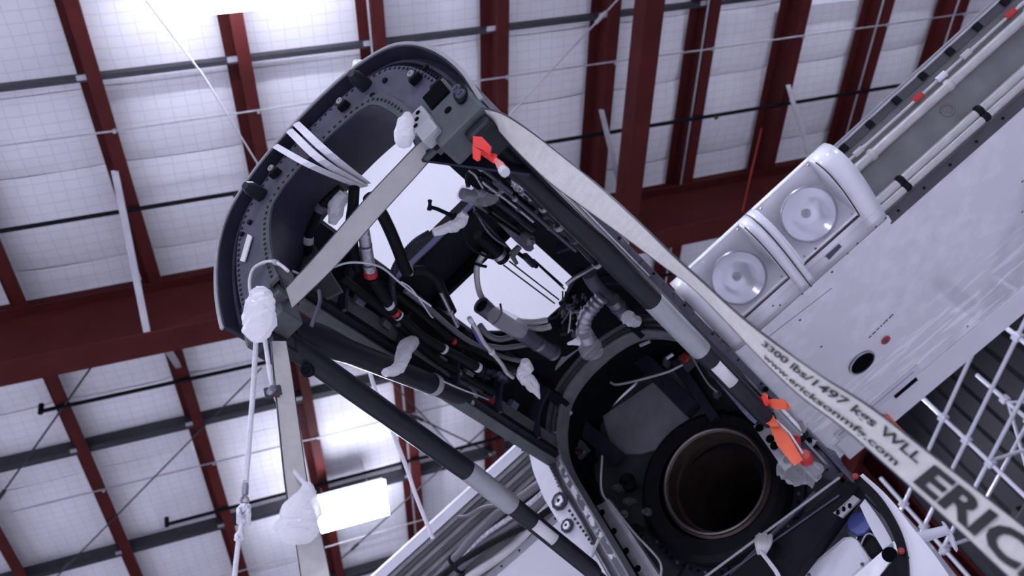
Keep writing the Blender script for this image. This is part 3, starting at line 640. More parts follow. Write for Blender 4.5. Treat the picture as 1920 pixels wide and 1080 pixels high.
# right leg: bluish film strip, plate with holes, boot
build('film_strip', MB().prism([A(*p, 'v', 2.57) for p in ((1300, 664), (1318, 664), (1420, 790), (1416, 796), (1404, 786))], (0, -.006, 0)), mat('blue_grey_film', (.17, .17, .26), .25, 0, .3, 18), rf)
hp = build('holed_plate', MB().prism([A(*p, 'v', 2.62) for p in ((1412, 798), (1425, 792), (1500, 812), (1534, 826), (1506, 854), (1470, 882))], (0, .012, 0)), ALU, AIR, bevel=.003)
for p, r_ in (((1424, 802), .024), ((1444, 823), .024), ((1452, 836), .024), ((1475, 862), .02), ((1492, 873), .024), ((1512, 842), .018), ((1517, 825), .018), ((1498, 842), .012)):
    build('plate_hole', MB().disc(A(*p, 'v', 2.617), (0, -1, 0), r_, .004, 12), VOID, hp)
hose('black_handle', pts('v', 2.55, (1500, 790), (1510, 812), (1505, 822), (1488, 832)), .014, RUB, hp)
build('rubber_boot', MB().tube(pts('v', 2.7, (1530, 840), (1545, 860), (1565, 885), (1572, 893)), [.03, .07, .06, .03], 12), NAVL, AIR, smooth=True)
# right outer nacelle skin (seen edge-on), running aft under the wing
def side_skin(s, v0, v1, wtop, wbot):
    return build('nacelle_side_skin', MB().prism([(s * .70, v0, wtop), (s * .70, v1, wtop), (s * .70, v1, wbot - .25), (s * .70, v0, wbot)], (-s * .014, 0, 0)), WHITE if s < 0 else NAVL, AIR)
side_skin(1, 2.62, 5.4, .35, -.74); side_skin(-1, 2.62, 5.4, .35, -.45)
build('edge_highlight', MB().tube([(.668, .30, -.072), (.668, .75, -.066), (.668, 1.22, -.06)], .0045, 6), ALU, AIR)  # thin bright tube added to draw the specular line along the skin edge
build('skin_edge_angle', MB().prism([(.66, .12, -.06), (.70, .12, -.06), (.70, 2.62, -.02), (.66, 2.62, -.02)], (0, 0, .02)), NAVL, AIR)
for k in range(22): build('edge_screw', MB().disc((.69, .3 + k * .105, -.061 + k * .0017), (0, 0, -1), .008, .004, 6), GRN if k % 3 else BLK, AIR)
ef = build('edge_flange', MB().prism([A(*p, 'v', 2.56) for p in ((1330, 655), (1345, 640), (1470, 755), (1445, 745))], (0, .02, 0)), NAVL, AIR)
for p in ((1365, 672), (1388, 690), (1420, 716), (1436, 730)): build('flange_hole', MB().disc(A(*p, 'v', 2.558), (0, -1, 0), .016, .004, 10), VOID, ef)
# ---------------- lower bay
lb = build('bay_crossbeam', MB().prism([A(*p, 'v', 2.5) for p in ((1330, 1110), (1585, 900), (1614, 908), (1562, 985), (1470, 1110))], (0, .10, 0)), BLK, AIR, bevel=.004)
build('beam_edge', MB().tube([(-.6, 2.49, -.655), (.66, 2.49, -.735)], .007, 6), ALUL, lb)
build('beam_line', MB().tube([(-.3, 2.495, -.72), (.6, 2.495, -.80)], .005, 6), NAVL, lb)
build('support_rod', MB().tube(pts('v', 2.62, (1370, 1080), (1447, 1003), (1529, 924)), .012, 8), NAVL, lb, smooth=True)
lp = build('louvre_plate', MB().prism([A(*p, 'v', 2.5) for p in ((1562, 962), (1600, 928), (1612, 936), (1578, 970))], (0, .02, 0)), ALUL, AIR)
for k in range(6): build('plate_hole', MB().disc(A(1571 + 7 * (k % 3) * 1.6, 962 - 8 * (k % 3) - 9 * (k // 3) + 2 * k, 'v', 2.498), (0, -1, 0), .009, .004, 8), VOID, lp)
wbx = build('white_duct_box', MB().prism([A(*p, 'v', 2.58) for p in ((1470, 1098), (1580, 1006), (1596, 1003), (1608, 1012), (1630, 1046), (1632, 1056), (1586, 1100))], (0, .35, 0)), WHITEB, AIR, bevel=.02)
for p in ((1617, 1058), (1517, 1078)): build('screw', MB().disc(A(*p, 'v', 2.578), (0, -1, 0), .009, .005, 8), NAVL, wbx)
c = A(1614, 984, 'v', 2.62); bc = build('pump_body', MB().lathe(c + (-.02, .05, .0), (0, -1, 0), [(-.1, 0), (-.1, .07), (.02, .07), (.04, .06), (.04, 0)], 14), STEEL, AIR, smooth=True)
build('blue_dust_cap', MB().lathe(c, (0, -1, 0), [(-.02, .062), (.02, .062), (.03, .055), (.03, 0)], 9), BLUE, bc)
c = A(1633, 1018, 'v', 2.62); bp_ = build('black_cover', MB().lathe(c, (0, -1, 0), [(-.06, 0), (-.06, .075), (.0, .075), (.012, .06), (.012, 0)], 8), RUB, AIR)
hose('lever_rod', [c + (-.07, -.02, .0), c + (.02, -.03, .03), c + (.05, -.02, -.05)], .006, STEEL, bp_)
# lower cowl ring: white liner, black seal, white outer skin
def band_px(name, inner, outer, v, dv, m, par=AIR, n=5):
    a = spline([A(*p, 'v', v) for p in inner], n); c = spline([A(*p, 'v', v) for p in outer], n); rings = []
    k = min(len(a), len(c))
    for i in range(k):
        rings.append([a[i], c[i], c[i] + (0, dv, 0), a[i] + (0, dv, 0)])
    return build(name, MB().sweep(rings), m, par, smooth=False)
cs = band_px('cowl_seal', [(1600, 902), (1632, 935), (1665, 985), (1682, 1030), (1684, 1085)], [(1612, 892), (1650, 930), (1684, 985), (1700, 1035), (1704, 1085)], 2.45, .05, RUB)
band_px('cowl_liner', [(1612, 948), (1632, 990), (1655, 1030), (1658, 1040)], [(1622, 935), (1652, 978), (1674, 1018), (1676, 1030)], 2.5, .25, WHITEB)
band_px('cowl_outer_skin', [(1612, 892), (1650, 930), (1684, 985), (1700, 1035), (1704, 1090)], [(1618, 888), (1664, 930), (1712, 990), (1752, 1040), (1790, 1095)], 2.47, .6, WHITE)
lr = build('lower_rib', MB().prism([A(*p, 'v', 2.5) for p in ((1588, 1092), (1676, 1014), (1686, 1030), (1640, 1092))], (0, .03, 0)), ALU, AIR)
build('rib_hole', MB().disc(A(1668, 1040, 'v', 2.498), (0, -1, 0), .035, .004, 14), VOID, lr)
build('lower_beam', MB().prism([A(*p, 'v', 2.46) for p in ((1640, 1092), (1688, 1034), (1704, 1044), (1690, 1092))], (0, .05, 0)), BLK, AIR)
for p in ((1690, 1034), (1604, 894)): build('red_sealant', MB().disc(A(*p, 'v', 2.44), (.3, -1, 0), .016, .014, 7), mat('red_sealant', (.26, .015, .015), .5), cs)
dm = build('drain_mast', MB().tube(pts('v', 2.6, (1702, 1014), (1735, 1005), (1778, 993)), [.028, .026, .022], 12), WHITEB, AIR, smooth=True)
c = A(1780, 990, 'v', 2.6); build('mast_fin', MB().prism([c + V3(A(*p, 'v', 2.6) - A(1780, 990, 'v', 2.6)) for p in ((1764, 976), (1770, 978), (1784, 1000), (1792, 1024), (1789, 1031), (1778, 1012))], (0, .05, 0)), WHITEB, dm, bevel=.006)

# ================================================================== hoses and equipment in the upper bay
hose('black_hose', pts('w', .72, (664, 352), (662, 385), (658, 420), (663, 470), (672, 505)), .027, RUB)
hose('black_hose', pts('w', .70, (690, 368), (712, 395), (728, 425), (745, 465), (756, 495), (764, 512)), .030, RUB)
hw = hose('wrapped_hose', pts('w', .66, (672, 400), (681, 430), (686, 460), (691, 490), (696, 518)), .030, SILV, rings=[(.2, NAVL, .006, 1.06), (.5, NAVL, .006, 1.06), (.8, NAVL, .006, 1.06), (.97, REDC, .018, 1.15)])
hose('bay_hose', pts('w', .66, (697, 522), (715, 550), (738, 583), (760, 602), (800, 636), (850, 664), (905, 694)), .026, RUB, rings=[(.29, WIREW, .012, 1.06), (.38, REDC, .012, 1.08), (.42, WIREW, .006, 1.06), (.78, WIREW, .010, 1.08), (.99, WIREW, .012, 1.1)])
hose('bay_hose', pts('w', .68, (640, 520), (690, 560), (745, 605), (800, 660), (860, 700), (925, 735)), .022, RUB, rings=[(.4, NAVL, .012, 1.08), (.8, NAVL, .012, 1.08)])
hose('bay_hose', pts('w', .74, (742, 552), (790, 590), (850, 640), (900, 660), (960, 690)), .020, RUB, rings=[(.5, REDC, .012, 1.08)])
hose('bay_hose', pts('w', .76, (760, 545), (800, 575), (840, 610), (880, 640), (930, 665), (990, 680)), .016, TANC)
corrugated('corrugated_conduit', pts('w', .72, (806, 436), (780, 452), (758, 475), (741, 500), (735, 530), (739, 572)), .018, NAV)
hose('thick_hose', pts('w', .74, (770, 508), (795, 508), (818, 524), (832, 552), (848, 585)), .026, RUB, rings=[(.04, ALUL, .006, 1.1)])
hose('steel_stub', pts('w', .72, (826, 548), (838, 572), (850, 596), (858, 612)), .012, STEEL, rings=[(.5, ALUL, .01, 1.4)])
hose('white_wire', pts('w', .60, (548, 508), (585, 520), (625, 501), (662, 492), (712, 500), (750, 530), (775, 550), (808, 574)), .0055, WIREW)
hose('white_wire', pts('w', .60, (752, 528), (770, 540), (790, 566), (806, 590), (812, 596)), .004, WIREW)
hose('white_wire', pts('v', -.03, (471, 560), (468, 530), (474, 506), (490, 494), (508, 490), (525, 496), (540, 508)), .007, WIREW, rings=[(.75, ALUL, .02, 1.7)])
hose('bonding_lead', pts('v', .1, (598, 545), (600, 565), (592, 590), (584, 612)), .008, NAVL)
hose('smooth_hose', pts('w', .70, (900, 610), (915, 628), (935, 636), (950, 634), (966, 630)), .017, TANC)
hose('smooth_hose', pts('w', .70, (912, 648), (940, 652), (965, 650), (990, 646)), .015, TANC)
hose('wire_bundle', pts('w', .60, (882, 600), (894, 618), (906, 640), (922, 660), (940, 682), (950, 698), (962, 708)), .012, PIPE, rings=[(.02, WIREW, .02, 1.2), (.5, WIREW, .012, 1.5)])
hose('wire_bundle', pts('w', .62, (886, 612), (900, 640), (914, 652)), .010, mat('indigo_sleeve', (.05, .05, .25), .5), )
hose('wire_bundle', pts('w', .63, (893, 622), (906, 648)), .010, mat('brown_sleeve', (.15, .04, .03), .5))
cp = hose('clear_tube', pts('w', .80, (908, 474), (896, 495), (894, 518), (898, 545), (906, 562)), .017, PIPE)
hose('tube_tie', pts('w', .77, (890, 494), (902, 498), (912, 500)), .008, RUB, cp)
P = pts('w', .70, (903, 573), (932, 596), (970, 620), (1010, 645), (1038, 662))
dp = build('ducting_pipe', MB().tube(spline(P, 6), .046, 18, cap=False), NAVL, AIR, smooth=True)
d = P[0] - P[1]; d /= np.linalg.norm(d)
build('pipe_rim', MB().lathe(P[0], d, [(-.05, .047), (.005, .050), (.005, .040), (-.05, .038)], 20), NAVL, dp, smooth=True); build('pipe_end_cover', MB().disc(P[0] - d * .01, d, .040, .004, 16), RUB, dp)
for t in (3, 4): build('pipe_band', MB().tube([P[t] + d * .02, P[t] - d * .005], .050, 18, cap=False), STEEL, dp, smooth=True)
hose('tube_tie', pts('w', .62, (938, 570), (940, 585), (934, 600), (924, 608)), .006, RUB, dp)
hose('white_tube', pts('w', .78, (970, 602), (1000, 604), (1025, 600)), .018, PIPE); hose('white_tube', pts('w', .76, (985, 614), (1015, 616), (1032, 612)), .018, PIPE)
# duct pipes next to the firewall
hose('duct_elbow', pts('w', .55, (1100, 516), (1112, 528), (1128, 545), (1150, 558), (1160, 575), (1166, 590)), [.03] + [.036] * 30, NAVL, n=6) if False else None
P = spline(pts('w', .55, (1104, 512), (1114, 530), (1130, 548), (1150, 560), (1164, 578)), 6); build('duct_elbow', MB().tube(P, .042, 16), NAVL, AIR, smooth=True)
fp = build('filter_pipe', MB().tube(pts('w', .50, (1148, 562), (1160, 576), (1172, 590)), [.044, .040, .044], 16), STEEL, AIR, smooth=True)
build('pipe_band', MB().tube(pts('w', .50, (1156, 571), (1161, 577)), .049, 16), NAVL, fp, smooth=True)
corrugated('corrugated_duct', pts('w', .50, (1130, 555), (1112, 575), (1098, 595), (1094, 615), (1100, 634)), .044, STEEL, pitch=.03)
P = pts('w', .46, (1098, 630), (1108, 656)); d = P[1] - P[0]; L_ = np.linalg.norm(d); d /= L_
build('duct_collar', MB().tube([P[0] - d * .02, P[0], P[0] + d * .03], [.046, .050, .050], 18), STEEL, AIR, smooth=True)
# tubes along the right side
for k, (a, b_, r, m) in enumerate([((985, 352), (1120, 497), .020, TUBE), ((970, 350), (1060, 432), .013, STEEL), ((905, 330), (1050, 428), .012, BLK), ((910, 345), (1000, 415), .010, STEEL),
                                ((925, 340), (1080, 470), .010, NAVL), ((950, 335), (1060, 440), .012, NAV), ((930, 310), (985, 370), .012, STEEL), ((890, 275), (985, 350), .014, NAV), ((880, 300), (960, 362), .010, NAVL)]):
    o = hose('side_pipe', [A(*a, 'w', .42 + .03 * (k % 4)), A((a[0] + b_[0]) / 2 + 2, (a[1] + b_[1]) / 2, 'w', .42 + .03 * (k % 4)), A(*b_, 'w', .42 + .03 * (k % 4))], r, m, rings=[(.3, ALUL, .01, 1.4), (.72, NAVL, .012, 1.4)])
for p in ((1048, 424), (1120, 494)):
    c = A(*p, 'w', .40); build('tube_clamp', MB().lathe(c, AX['v'], [(-.012, .028), (.012, .028), (.012, .020), (-.012, .020)], 16, True), ALUL, AIR, smooth=True)
hose('drain_pipe', pts('w', .5, (1120, 496), (1100, 508), (1076, 522), (1062, 534)), .012, STEEL)
hose('control_hose', pts('w', .7, (878, 350), (876, 335), (882, 322), (892, 310), (898, 298)), .012, RUB)
for k in range(6): hose('harness_wire', [A(880 + 5 * k, 320 + 3 * k, 'w', .55), A(892 + 8 * k, 330 + 7 * (k % 3), 'w', .50), A(905 + 9 * k, 352 + 3 * k, 'w', .55)], .006, RUB if k % 2 else PIPE)
# control cables across the rear opening
for a, b_ in (((944, 497), (1040, 569)), ((955, 490), (1048, 562)), ((1000, 486), (1056, 536)), ((1004, 492), (1058, 542))):
    build('control_cable', MB().tube(pts('w', .80, a, b_), .0045, 6), BLK, AIR)
# actuator and lever group in the middle of the bay
ac = build('actuator', MB().tube(pts('w', .72, (896, 440), (910, 452), (925, 466), (930, 470), (944, 484), (948, 487)), [.030, .034, .034, .044, .044, .02], 14), BLK, AIR, smooth=True)
build('actuator_band', MB().tube(pts('w', .72, (932, 472), (937, 477)), .047, 16), STEEL, ac, smooth=True)
hose('actuator_line', pts('w', .70, (888, 388), (905, 420), (925, 445), (950, 462)), .006, TANC, ac); hose('actuator_line', pts('w', .68, (866, 428), (880, 460), (905, 478), (925, 485)), .007, RUB, ac)
lv = build('lever_plate', MB().prism(pts('w', .68, (930, 414), (942, 420), (998, 458), (1000, 464), (993, 470), (984, 468), (962, 448)), (0, 0, -.012)), NAVL, AIR)
build('lever_hub', MB().lathe(A(988, 448, 'w', .67), (.3, .2, -1), [(-.03, 0), (-.03, .03), (.03, .03), (.03, .016), (.05, .016), (.05, 0)], 12), STEEL, lv, smooth=True)
build('lever_arm', MB().prism(pts('w', .66, (955, 472), (970, 458), (976, 462), (962, 480)), (0, 0, -.02)), GRN, AIR)
build('lever_fork', MB().prism(pts('w', .66, (952, 476), (962, 474), (970, 490), (964, 494)), (0, 0, -.02)), GRN, AIR)
for a, b_, r in (((965, 470), (1006, 500), .012), ((984, 480), (1000, 496), .02), ((880, 372), (980, 440), .016), ((890, 395), (955, 470), .012), ((915, 400), (990, 450), .012), ((935, 380), (1000, 430), .018), ((900, 375), (935, 420), .02)):
    build('push_rod', MB().tube([A(*a, 'w', .70), A(*b_, 'w', .74)], r, 10), random.choice([BLK, NAV, GRN, NAV]), AIR, smooth=True)
tl_ = build('link_rod', MB().tube(pts('w', .62, (806, 388), (820, 392), (842, 402), (856, 410)), .010, 8), BLK, AIR, smooth=True)
build('link_end', MB().tube(pts('w', .62, (806, 376), (806, 382), (805, 393)), [.012, .008, .013], 8), BLK, tl_, smooth=True); build('link_clevis', MB().tube(pts('w', .62, (846, 404), (856, 410)), .022, 8), BLK, tl_)
# dark valve block and connectors in front of the firewall
for k in range(26):
    x, y = random.uniform(1052, 1095), random.uniform(555, 630)
    c = A(x, y, 'w', .74 + random.uniform(-.1, .1)); d = V3((random.uniform(-1, 1), random.uniform(-1, .4), random.uniform(-1, .2)))
    r_ = random.uniform(.010, .02)
    build('connector', MB().lathe(c, d, [(-.03, 0), (-.03, r_ * .7), (0, r_ * .7), (0, r_), (.018, r_), (.018, r_ * .5), (.035, r_ * .5), (.035, 0)], 8), [BLK, NAVL, STEEL, BLK, NAV, GRN][k % 6], AIR)
for k in range(14):
    x, y = random.uniform(1050, 1090), random.uniform(545, 620); w_ = random.uniform(.62, .8)
    hose('loom_wire', [A(x, y, 'w', w_), A(x + random.uniform(-8, 14), y + random.uniform(8, 25), 'w', w_ - .03), A(x + random.uniform(-12, 18), y + random.uniform(25, 55), 'w', w_)], .005, [RUB, RUB, NAVL, PIPE][k % 4])
build('equipment_tray', MB().prism(pts('w', .86, (1045, 596), (1088, 505), (1190, 520), (1185, 590), (1062, 668), (965, 682), (935, 625)), (0, 0, .02)), BLK, AIR)
for k in range(12):
    x, y = 905 + k * 6, 680 + random.uniform(-25, 45)
    c = A(x, y, 'w', .78); build('hose_end', MB().lathe(c, (.2, 1, random.uniform(-.3, .2)), [(-.05, 0), (-.05, .016), (.0, .016), (.0, .024), (.02, .024), (.02, .015), (.06, .015), (.06, 0)], 8), [NAV, BLK, NAVL][k % 3], AIR)
for p in ((560, 430), (605, 380), (640, 335)):
    pass
# left interior: latch fittings and hinge arm by the first opening
for k in range(8): build('latch_fitting', MB().obox((-.50 + .02 * (k % 2), .5 + k * .22, .70), (.02, 0, .01), (0, .03, 0), (-.01, 0, .02)), [BLK, NAVL, GRN][k % 3], sh, bevel=.004)
ch = hose('channel_hose', pts('w', .80, (640, 352), (605, 385), (588, 420), (578, 450), (582, 480), (600, 500)), .022, BLK, rings=[(.25, NAVL, .02, 1.3), (.62, ALUL, .02, 1.2)])

# ================================================================== wings
WT = [(2.19, .70), (2.12, .63), (2.075, .55), (2.07, .50), (2.09, .44), (2.15, .395), (2.25, .365), (2.40, .352), (2.64, .35)]   # nose profile (v, w), measured
def nose(u0, u1, prof=WT, n=2):
    P = spline([(0, v, w_) for v, w_ in prof], 3)
    return MB().grid([[(u0 + (u1 - u0) * k / n, p[1], p[2]) for p in P] for k in range(n + 1)])
UE = 4.6
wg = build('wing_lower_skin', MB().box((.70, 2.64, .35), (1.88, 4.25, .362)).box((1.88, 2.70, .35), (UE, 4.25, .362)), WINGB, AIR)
for a, b_, nose_ in ((.7, 1.87, [(2.19, .70), (2.19, .685)]), (1.87, UE, [(2.40, .805), (2.40, .79)])):
    top = [nose_[0], (2.6, .84), (3.2, .86), (4.0, .74), (4.7, .50), (4.7, .48), (4.0, .72), (3.2, .84), (2.6, .82), nose_[1]]
    build('wing_upper_skin', MB().prism([(a, v, w_) for v, w_ in top], (b_ - a, 0, 0)), WHITE, AIR)
build('flap', MB().prism([(.76, 4.27, .352), (.76, 4.27, .60), (.76, 4.72, .46), (.76, 4.72, .44), (.76, 4.60, .365)], (UE - .76, 0, 0)), WHITE, AIR, bevel=.01)
fs = build('flap_seal_strip', MB().box((.80, 4.13, .343), (1.55, 4.25, .351)), WHITEB, AIR)
build('strip_line', MB().box((.82, 4.17, .3415), (1.50, 4.175, .344)), NAVL, fs)
build('hinge_slot', MB().obox(A(1698, 727, 'w', .35), (.10, 0, 0), (0, .02, 0), (0, 0, .006)), VOID, fs)
build('flap_end_seal', MB().prism([A(*p, 'w', .345) for p in ((1655, 780), (1664, 776), (1722, 838), (1712, 848))], (0, 0, -.01)), ORF, AIR)
build('rear_spar_face', MB().box((.7, 4.24, .362), (UE, 4.26, .72)), SPARD, AIR)
# fixed leading edge with two landing lights (skin is split round the lens cut-outs)
LQ = [(.80, 1.22), (1.33, 1.74)]
PN = spline([(0, v, w_) for v, w_ in WT], 4); i0 = next(i for i, p in enumerate(PN) if p[2] < .60); i1 = next(i for i, p in enumerate(PN) if p[1] > 2.42 and p[2] < .5)
def nose_piece(name, u0, u1, a, b_, m, par=AIR, dn=0, solid=.006):
    seg = PN[a:b_ + 1]; rows = []
    for k in range(3):
        rows.append([(u0 + (u1 - u0) * k / 2, p[1], p[2]) for p in seg])
    return build(name, MB().grid(rows), m, par, smooth=True, solid=solid)
E_ = len(PN) - 1
le = nose_piece('leading_edge_skin', .70, LQ[0][0], 0, E_, WHITE)
nose_piece('leading_edge_skin', LQ[0][1], LQ[1][0] - .045, 0, E_, WHITE); nose_piece('leading_edge_skin', LQ[1][0] - .04, LQ[1][0], 0, E_, WHITE); nose_piece('leading_edge_skin', LQ[1][1], 1.87, 0, E_, WHITE)
for a, b_ in LQ:
    nose_piece('leading_edge_skin', a, b_, 0, i0, WHITE); nose_piece('leading_edge_skin', a, b_, i1, E_, WHITE)
    cv = nose_piece('landing_light', a, b_, i0, i1, GLASS, solid=.003)
    # lamp well: side walls, back plate, reflector and bulb
    seg = PN[i0:i1 + 1]
    for uu in (a, b_ - .008): build('well_side', MB().prism([(uu, p[1], p[2]) for p in seg] + [(uu, 2.42, .60)], (.008, 0, 0)), WELL, cv)
    build('well_back', MB().prism([(a, 2.42, .352), (a, 2.44, .352), (a, 2.44, .62), (a, 2.42, .62)], (b_ - a, 0, 0)), WELL, cv); build('well_roof', MB().prism([(a, 2.10, .60), (a, 2.44, .61), (a, 2.44, .63), (a, 2.10, .62)], (b_ - a, 0, 0)), WELL, cv)
    c = V3(((a + b_) / 2, 2.27, .45)); ax = V3((.0, -.55, -.83)); ax /= np.linalg.norm(ax)
    build('reflector', MB().lathe(c, ax, [(-.10, .01), (-.085, .07), (-.04, .125), (.0, .150), (.008, .158), (.0, .162)], 32), LENSR, cv, smooth=True)
    build('lamp_glass', MB().lathe(c, ax, [(.0, .148), (.030, .13), (.055, .085), (.066, .04), (.069, .001)], 32), GLASS, cv, smooth=True)
    build('bezel_ring', MB().lathe(c, ax, [(.004, .150), (.014, .156), (.004, .164), (-.006, .156)], 32, True), STEEL, cv, smooth=True)
    build('bulb', MB().lathe(c - ax * .06, ax, [(-.02, .0), (-.02, .02), (.02, .028), (.04, .018), (.045, 0)], 12), GLASS, cv, smooth=True)
    for uu in (a + .03, b_ - .03):
        for p in (seg[2], seg[-2]): build('screw', MB().disc((uu, p[1], p[2]), (0, -.3, -1), .007, .006, 8), STEEL, cv)
    build('cover_edge', MB().tube([(a, PN[i1][1], PN[i1][2] - .004), (b_, PN[i1][1], PN[i1][2] - .004)], .004, 6), INK, cv); build('cover_edge', MB().tube([(b_ , p[1] - .002, p[2] - .003) for p in seg[4:]], .0035, 6), INK, cv)
build('panel_gap', MB().tube([(LQ[1][0] - .0425, p[1] - .002, p[2] - .002) for p in PN], .004, 6), INK, le); build('panel_gap', MB().tube([(.795, p[1] - .002, p[2] - .002) for p in PN[:-2]], .003, 6), INK, le)
build('end_rib', MB().prism([(1.862, p[1], p[2]) for p in PN] + [(1.862, 2.64, .75)], (.006, 0, 0)), WHITEB, le)
for a, b_ in (((.72, 2.645), (1.86, 2.645)), ((1.30, 2.52), (1.86, 2.52)), ((.80, 2.52), (1.26, 2.52))):
    build('panel_line', MB().tube([(a[0], a[1], .349), (b_[0], b_[1], .349)], .0022, 4), TANC, wg)
build('panel_line', MB().tube([A(1440, 632, 'w', .349), A(1560, 540, 'w', .349)], .002, 4), TANC, wg)
# skin details: rectangular vent, round fuel vent, red drain, screws
q = pts('w', .346, (1546, 482), (1572, 454), (1581, 461), (1555, 490)); rvn = build('vent_frame', MB().prism(q, (0, 0, -.004)), WHITEB, wg, bevel=.001)
q = pts('w', .341, (1548, 480), (1573, 457), (1578, 462), (1554, 487)); build('vent_opening', MB().prism(q, (0, 0, -.002)), NAVL, rvn)
c = A(1616, 680, 'w', .345); fv = build('fuel_vent', MB().lathe(c, (0, 0, -1), [(-.01, .10), (.006, .10), (.008, .088), (-.004, .086)], 32), STEEL, wg, smooth=True); build('vent_bore', MB().disc(c, (0, 0, -1), .088, .004, 28), VOID, fv)
c = A(1661, 638, 'w', .346); rd = build('drain_valve', MB().disc(c, (0, 0, -1), .034, .006, 16), REDC, wg); build('drain_core', MB().disc(c - (0, 0, .006), (0, 0, -1), .016, .004, 10), NAVL, rd)
for p in ((1449, 573), (1462, 572), (1529, 466), (1589, 475), (1607, 456), (1521, 536), (1504, 551), (1560, 510), (1642, 425), (1814, 612), (1660, 409), (1500, 600), (1540, 650), (1917, 397), (1917, 340)):
    build('skin_screw', MB().disc(A(*p, 'w', .349), (0, 0, -1), .008, .003, 8), NAVL, wg)
p0, p1 = A(1629, 634, 'w', .348), A(1674, 590, 'w', .348); d = (p1 - p0); L_ = np.linalg.norm(d); d /= L_; n = np.cross(d, (0, 0, 1.)); mk = MB()
x = 0; random.seed(3)
while x < L_:
    l = random.uniform(.006, .016); mk.obox(p0 + d * (x + l / 2), d * l / 2, n * .006, (0, 0, .0008)); x += l + random.choice([.003, .003, .003, .012])
o = build('stencil_marking', mk, INK, wg); o['kind'] = 'stuff'
# right open leading edge: front spar with pipes
sl, st = (2.71, .355), (2.42, .80)
sf = build('front_spar_face', MB().prism([(1.87, sl[0], sl[1]), (1.87, st[0], st[1]), (1.87, st[0] + .02, st[1] + .01), (1.87, sl[0] + .02, sl[1] + .01)], (UE - 1.87, 0, 0)), SPAR, AIR)
SPT = lambda u, t, out=.0: V3((u, sl[0] + (st[0] - sl[0]) * t - .84 * out, sl[1] + (st[1] - sl[1]) * t - .54 * out))
build('spar_lower_cap', MB().prism([SPT(1.87, -.02), SPT(1.87, .10), SPT(1.87, .10, .012), SPT(1.87, -.02, .012)], (UE - 1.87, 0, 0)), SPARD, sf)
build('spar_upper_cap', MB().prism([SPT(1.87, .90), SPT(1.87, 1.03), SPT(1.87, 1.03, .012), SPT(1.87, .90, .012)], (UE - 1.87, 0, 0)), SPARD, sf)
build('upper_edge', MB().prism([SPT(1.87, 1.03), SPT(1.87, 1.05), SPT(1.87, 1.05, .03), SPT(1.87, 1.03, .03)], (UE - 1.87, 0, 0)), ALUL, sf)
for t, r, m in ((.17, .024, PIPE), (.26, .028, PIPE), (.68, .030, PIPE), (.80, .010, PIPE)):
    o = build('spar_pipe', MB().tube([SPT(1.86, t, .05), SPT(UE, t, .05)], r, 12), m, AIR, smooth=True)
    for u in (2.05, 2.62, 3.2, 3.8): build('pipe_clip', MB().tube([SPT(u, t, .05), SPT(u + .012, t, .05), SPT(u + .03, t, .05), SPT(u + .042, t, .05)], [r, r * 1.3, r * 1.3, r], 12), RUB if t < .3 else PIPE, o, smooth=True)
    if t == .80:
        for k, u in enumerate((2.0, 2.45, 2.62, 2.8, 3.12, 3.4, 3.75)): build('pipe_cap', MB().tube([SPT(u, t, .055), SPT(u + .06, t, .055)], .02, 8), [PIPE, REDC, WHITEB][k % 3], o, smooth=True)
for k in range(14): build('spar_screw', MB().disc(SPT(1.95 + k * .19, .04, .012), (0, -.84, -.54), .009, .006, 8), BLK, sf)
for k in range(12): build('cap_clip', MB().obox(SPT(2.0 + k * .2, .95, .02), (.02, 0, 0), (0, .008, .005), (0, -.01, .02)), BLK, sf)
build('inspection_ring', MB().lathe(SPT(2.55, .5, .002), (0, -.84, -.54), [(0, .04), (.005, .036), (.005, .028), (0, .026)], 20), SPAR, sf)
# left wing: open leading edge with looms
lw = build('left_front_spar', MB().prism([(-.70, 2.78, .40), (-.70, 2.55, .80), (-.70, 2.57, .81), (-.70, 2.80, .41)], (-2.6, 0, 0)), SPAR, AIR)
LPT = lambda u, t, out=0.: V3((u, 2.78 - .23 * t - .87 * out, .40 + .40 * t - .50 * out))
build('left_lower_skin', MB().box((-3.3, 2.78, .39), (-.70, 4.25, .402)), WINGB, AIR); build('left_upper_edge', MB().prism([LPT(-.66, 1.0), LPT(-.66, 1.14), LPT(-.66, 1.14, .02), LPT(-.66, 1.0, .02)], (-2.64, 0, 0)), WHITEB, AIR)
build('left_upper_skin', MB().prism([(-.7, 2.5, .86), (-.7, 3.2, .88), (-.7, 4.25, .70), (-.7, 4.25, .69), (-.7, 3.2, .86), (-.7, 2.5, .84)], (-2.6, 0, 0)), WHITE, AIR)
build('left_rear_spar', MB().box((-3.3, 4.24, .40), (-.70, 4.26, .70)), SPARD, AIR)
for k, t in enumerate((.97, .90, .82, .74, .66)): build('spar_rail', MB().prism([LPT(-.68, t), LPT(-.68, t - .05), LPT(-.68, t - .05, .02), LPT(-.68, t, .02)], (-2.6, 0, 0)), [SPAR, SPARD][k % 2], lw)
build('spar_edge_strip', MB().prism([LPT(-.68, .06, .0), LPT(-.68, -.04, .0), LPT(-.68, -.04, .02), LPT(-.68, .06, .02)], (-2.6, 0, 0)), ALUL, lw)
for k in range(12): build('edge_screw', MB().disc(LPT(-.85 - k * .16, .01, .02), (0, -.87, -.5), .008, .005, 6), BLK, lw)
for t, r, m in ((.52, .035, TANC), (.42, .025, SILV), (.33, .035, TANC), (.16, .03, PIPE), (.46, .016, RUB)):
    P = [LPT(-.64 - k * .22, t + .05 * math.sin(k * 1.3 + t * 9), .06 + .015 * math.sin(k * 2.1)) for k in range(12)]
    hose('wing_loom', P, r, m, rings=[(.15, RUB, .012, 1.25), (.38, RUB, .012, 1.25), (.62, RUB, .012, 1.25)])
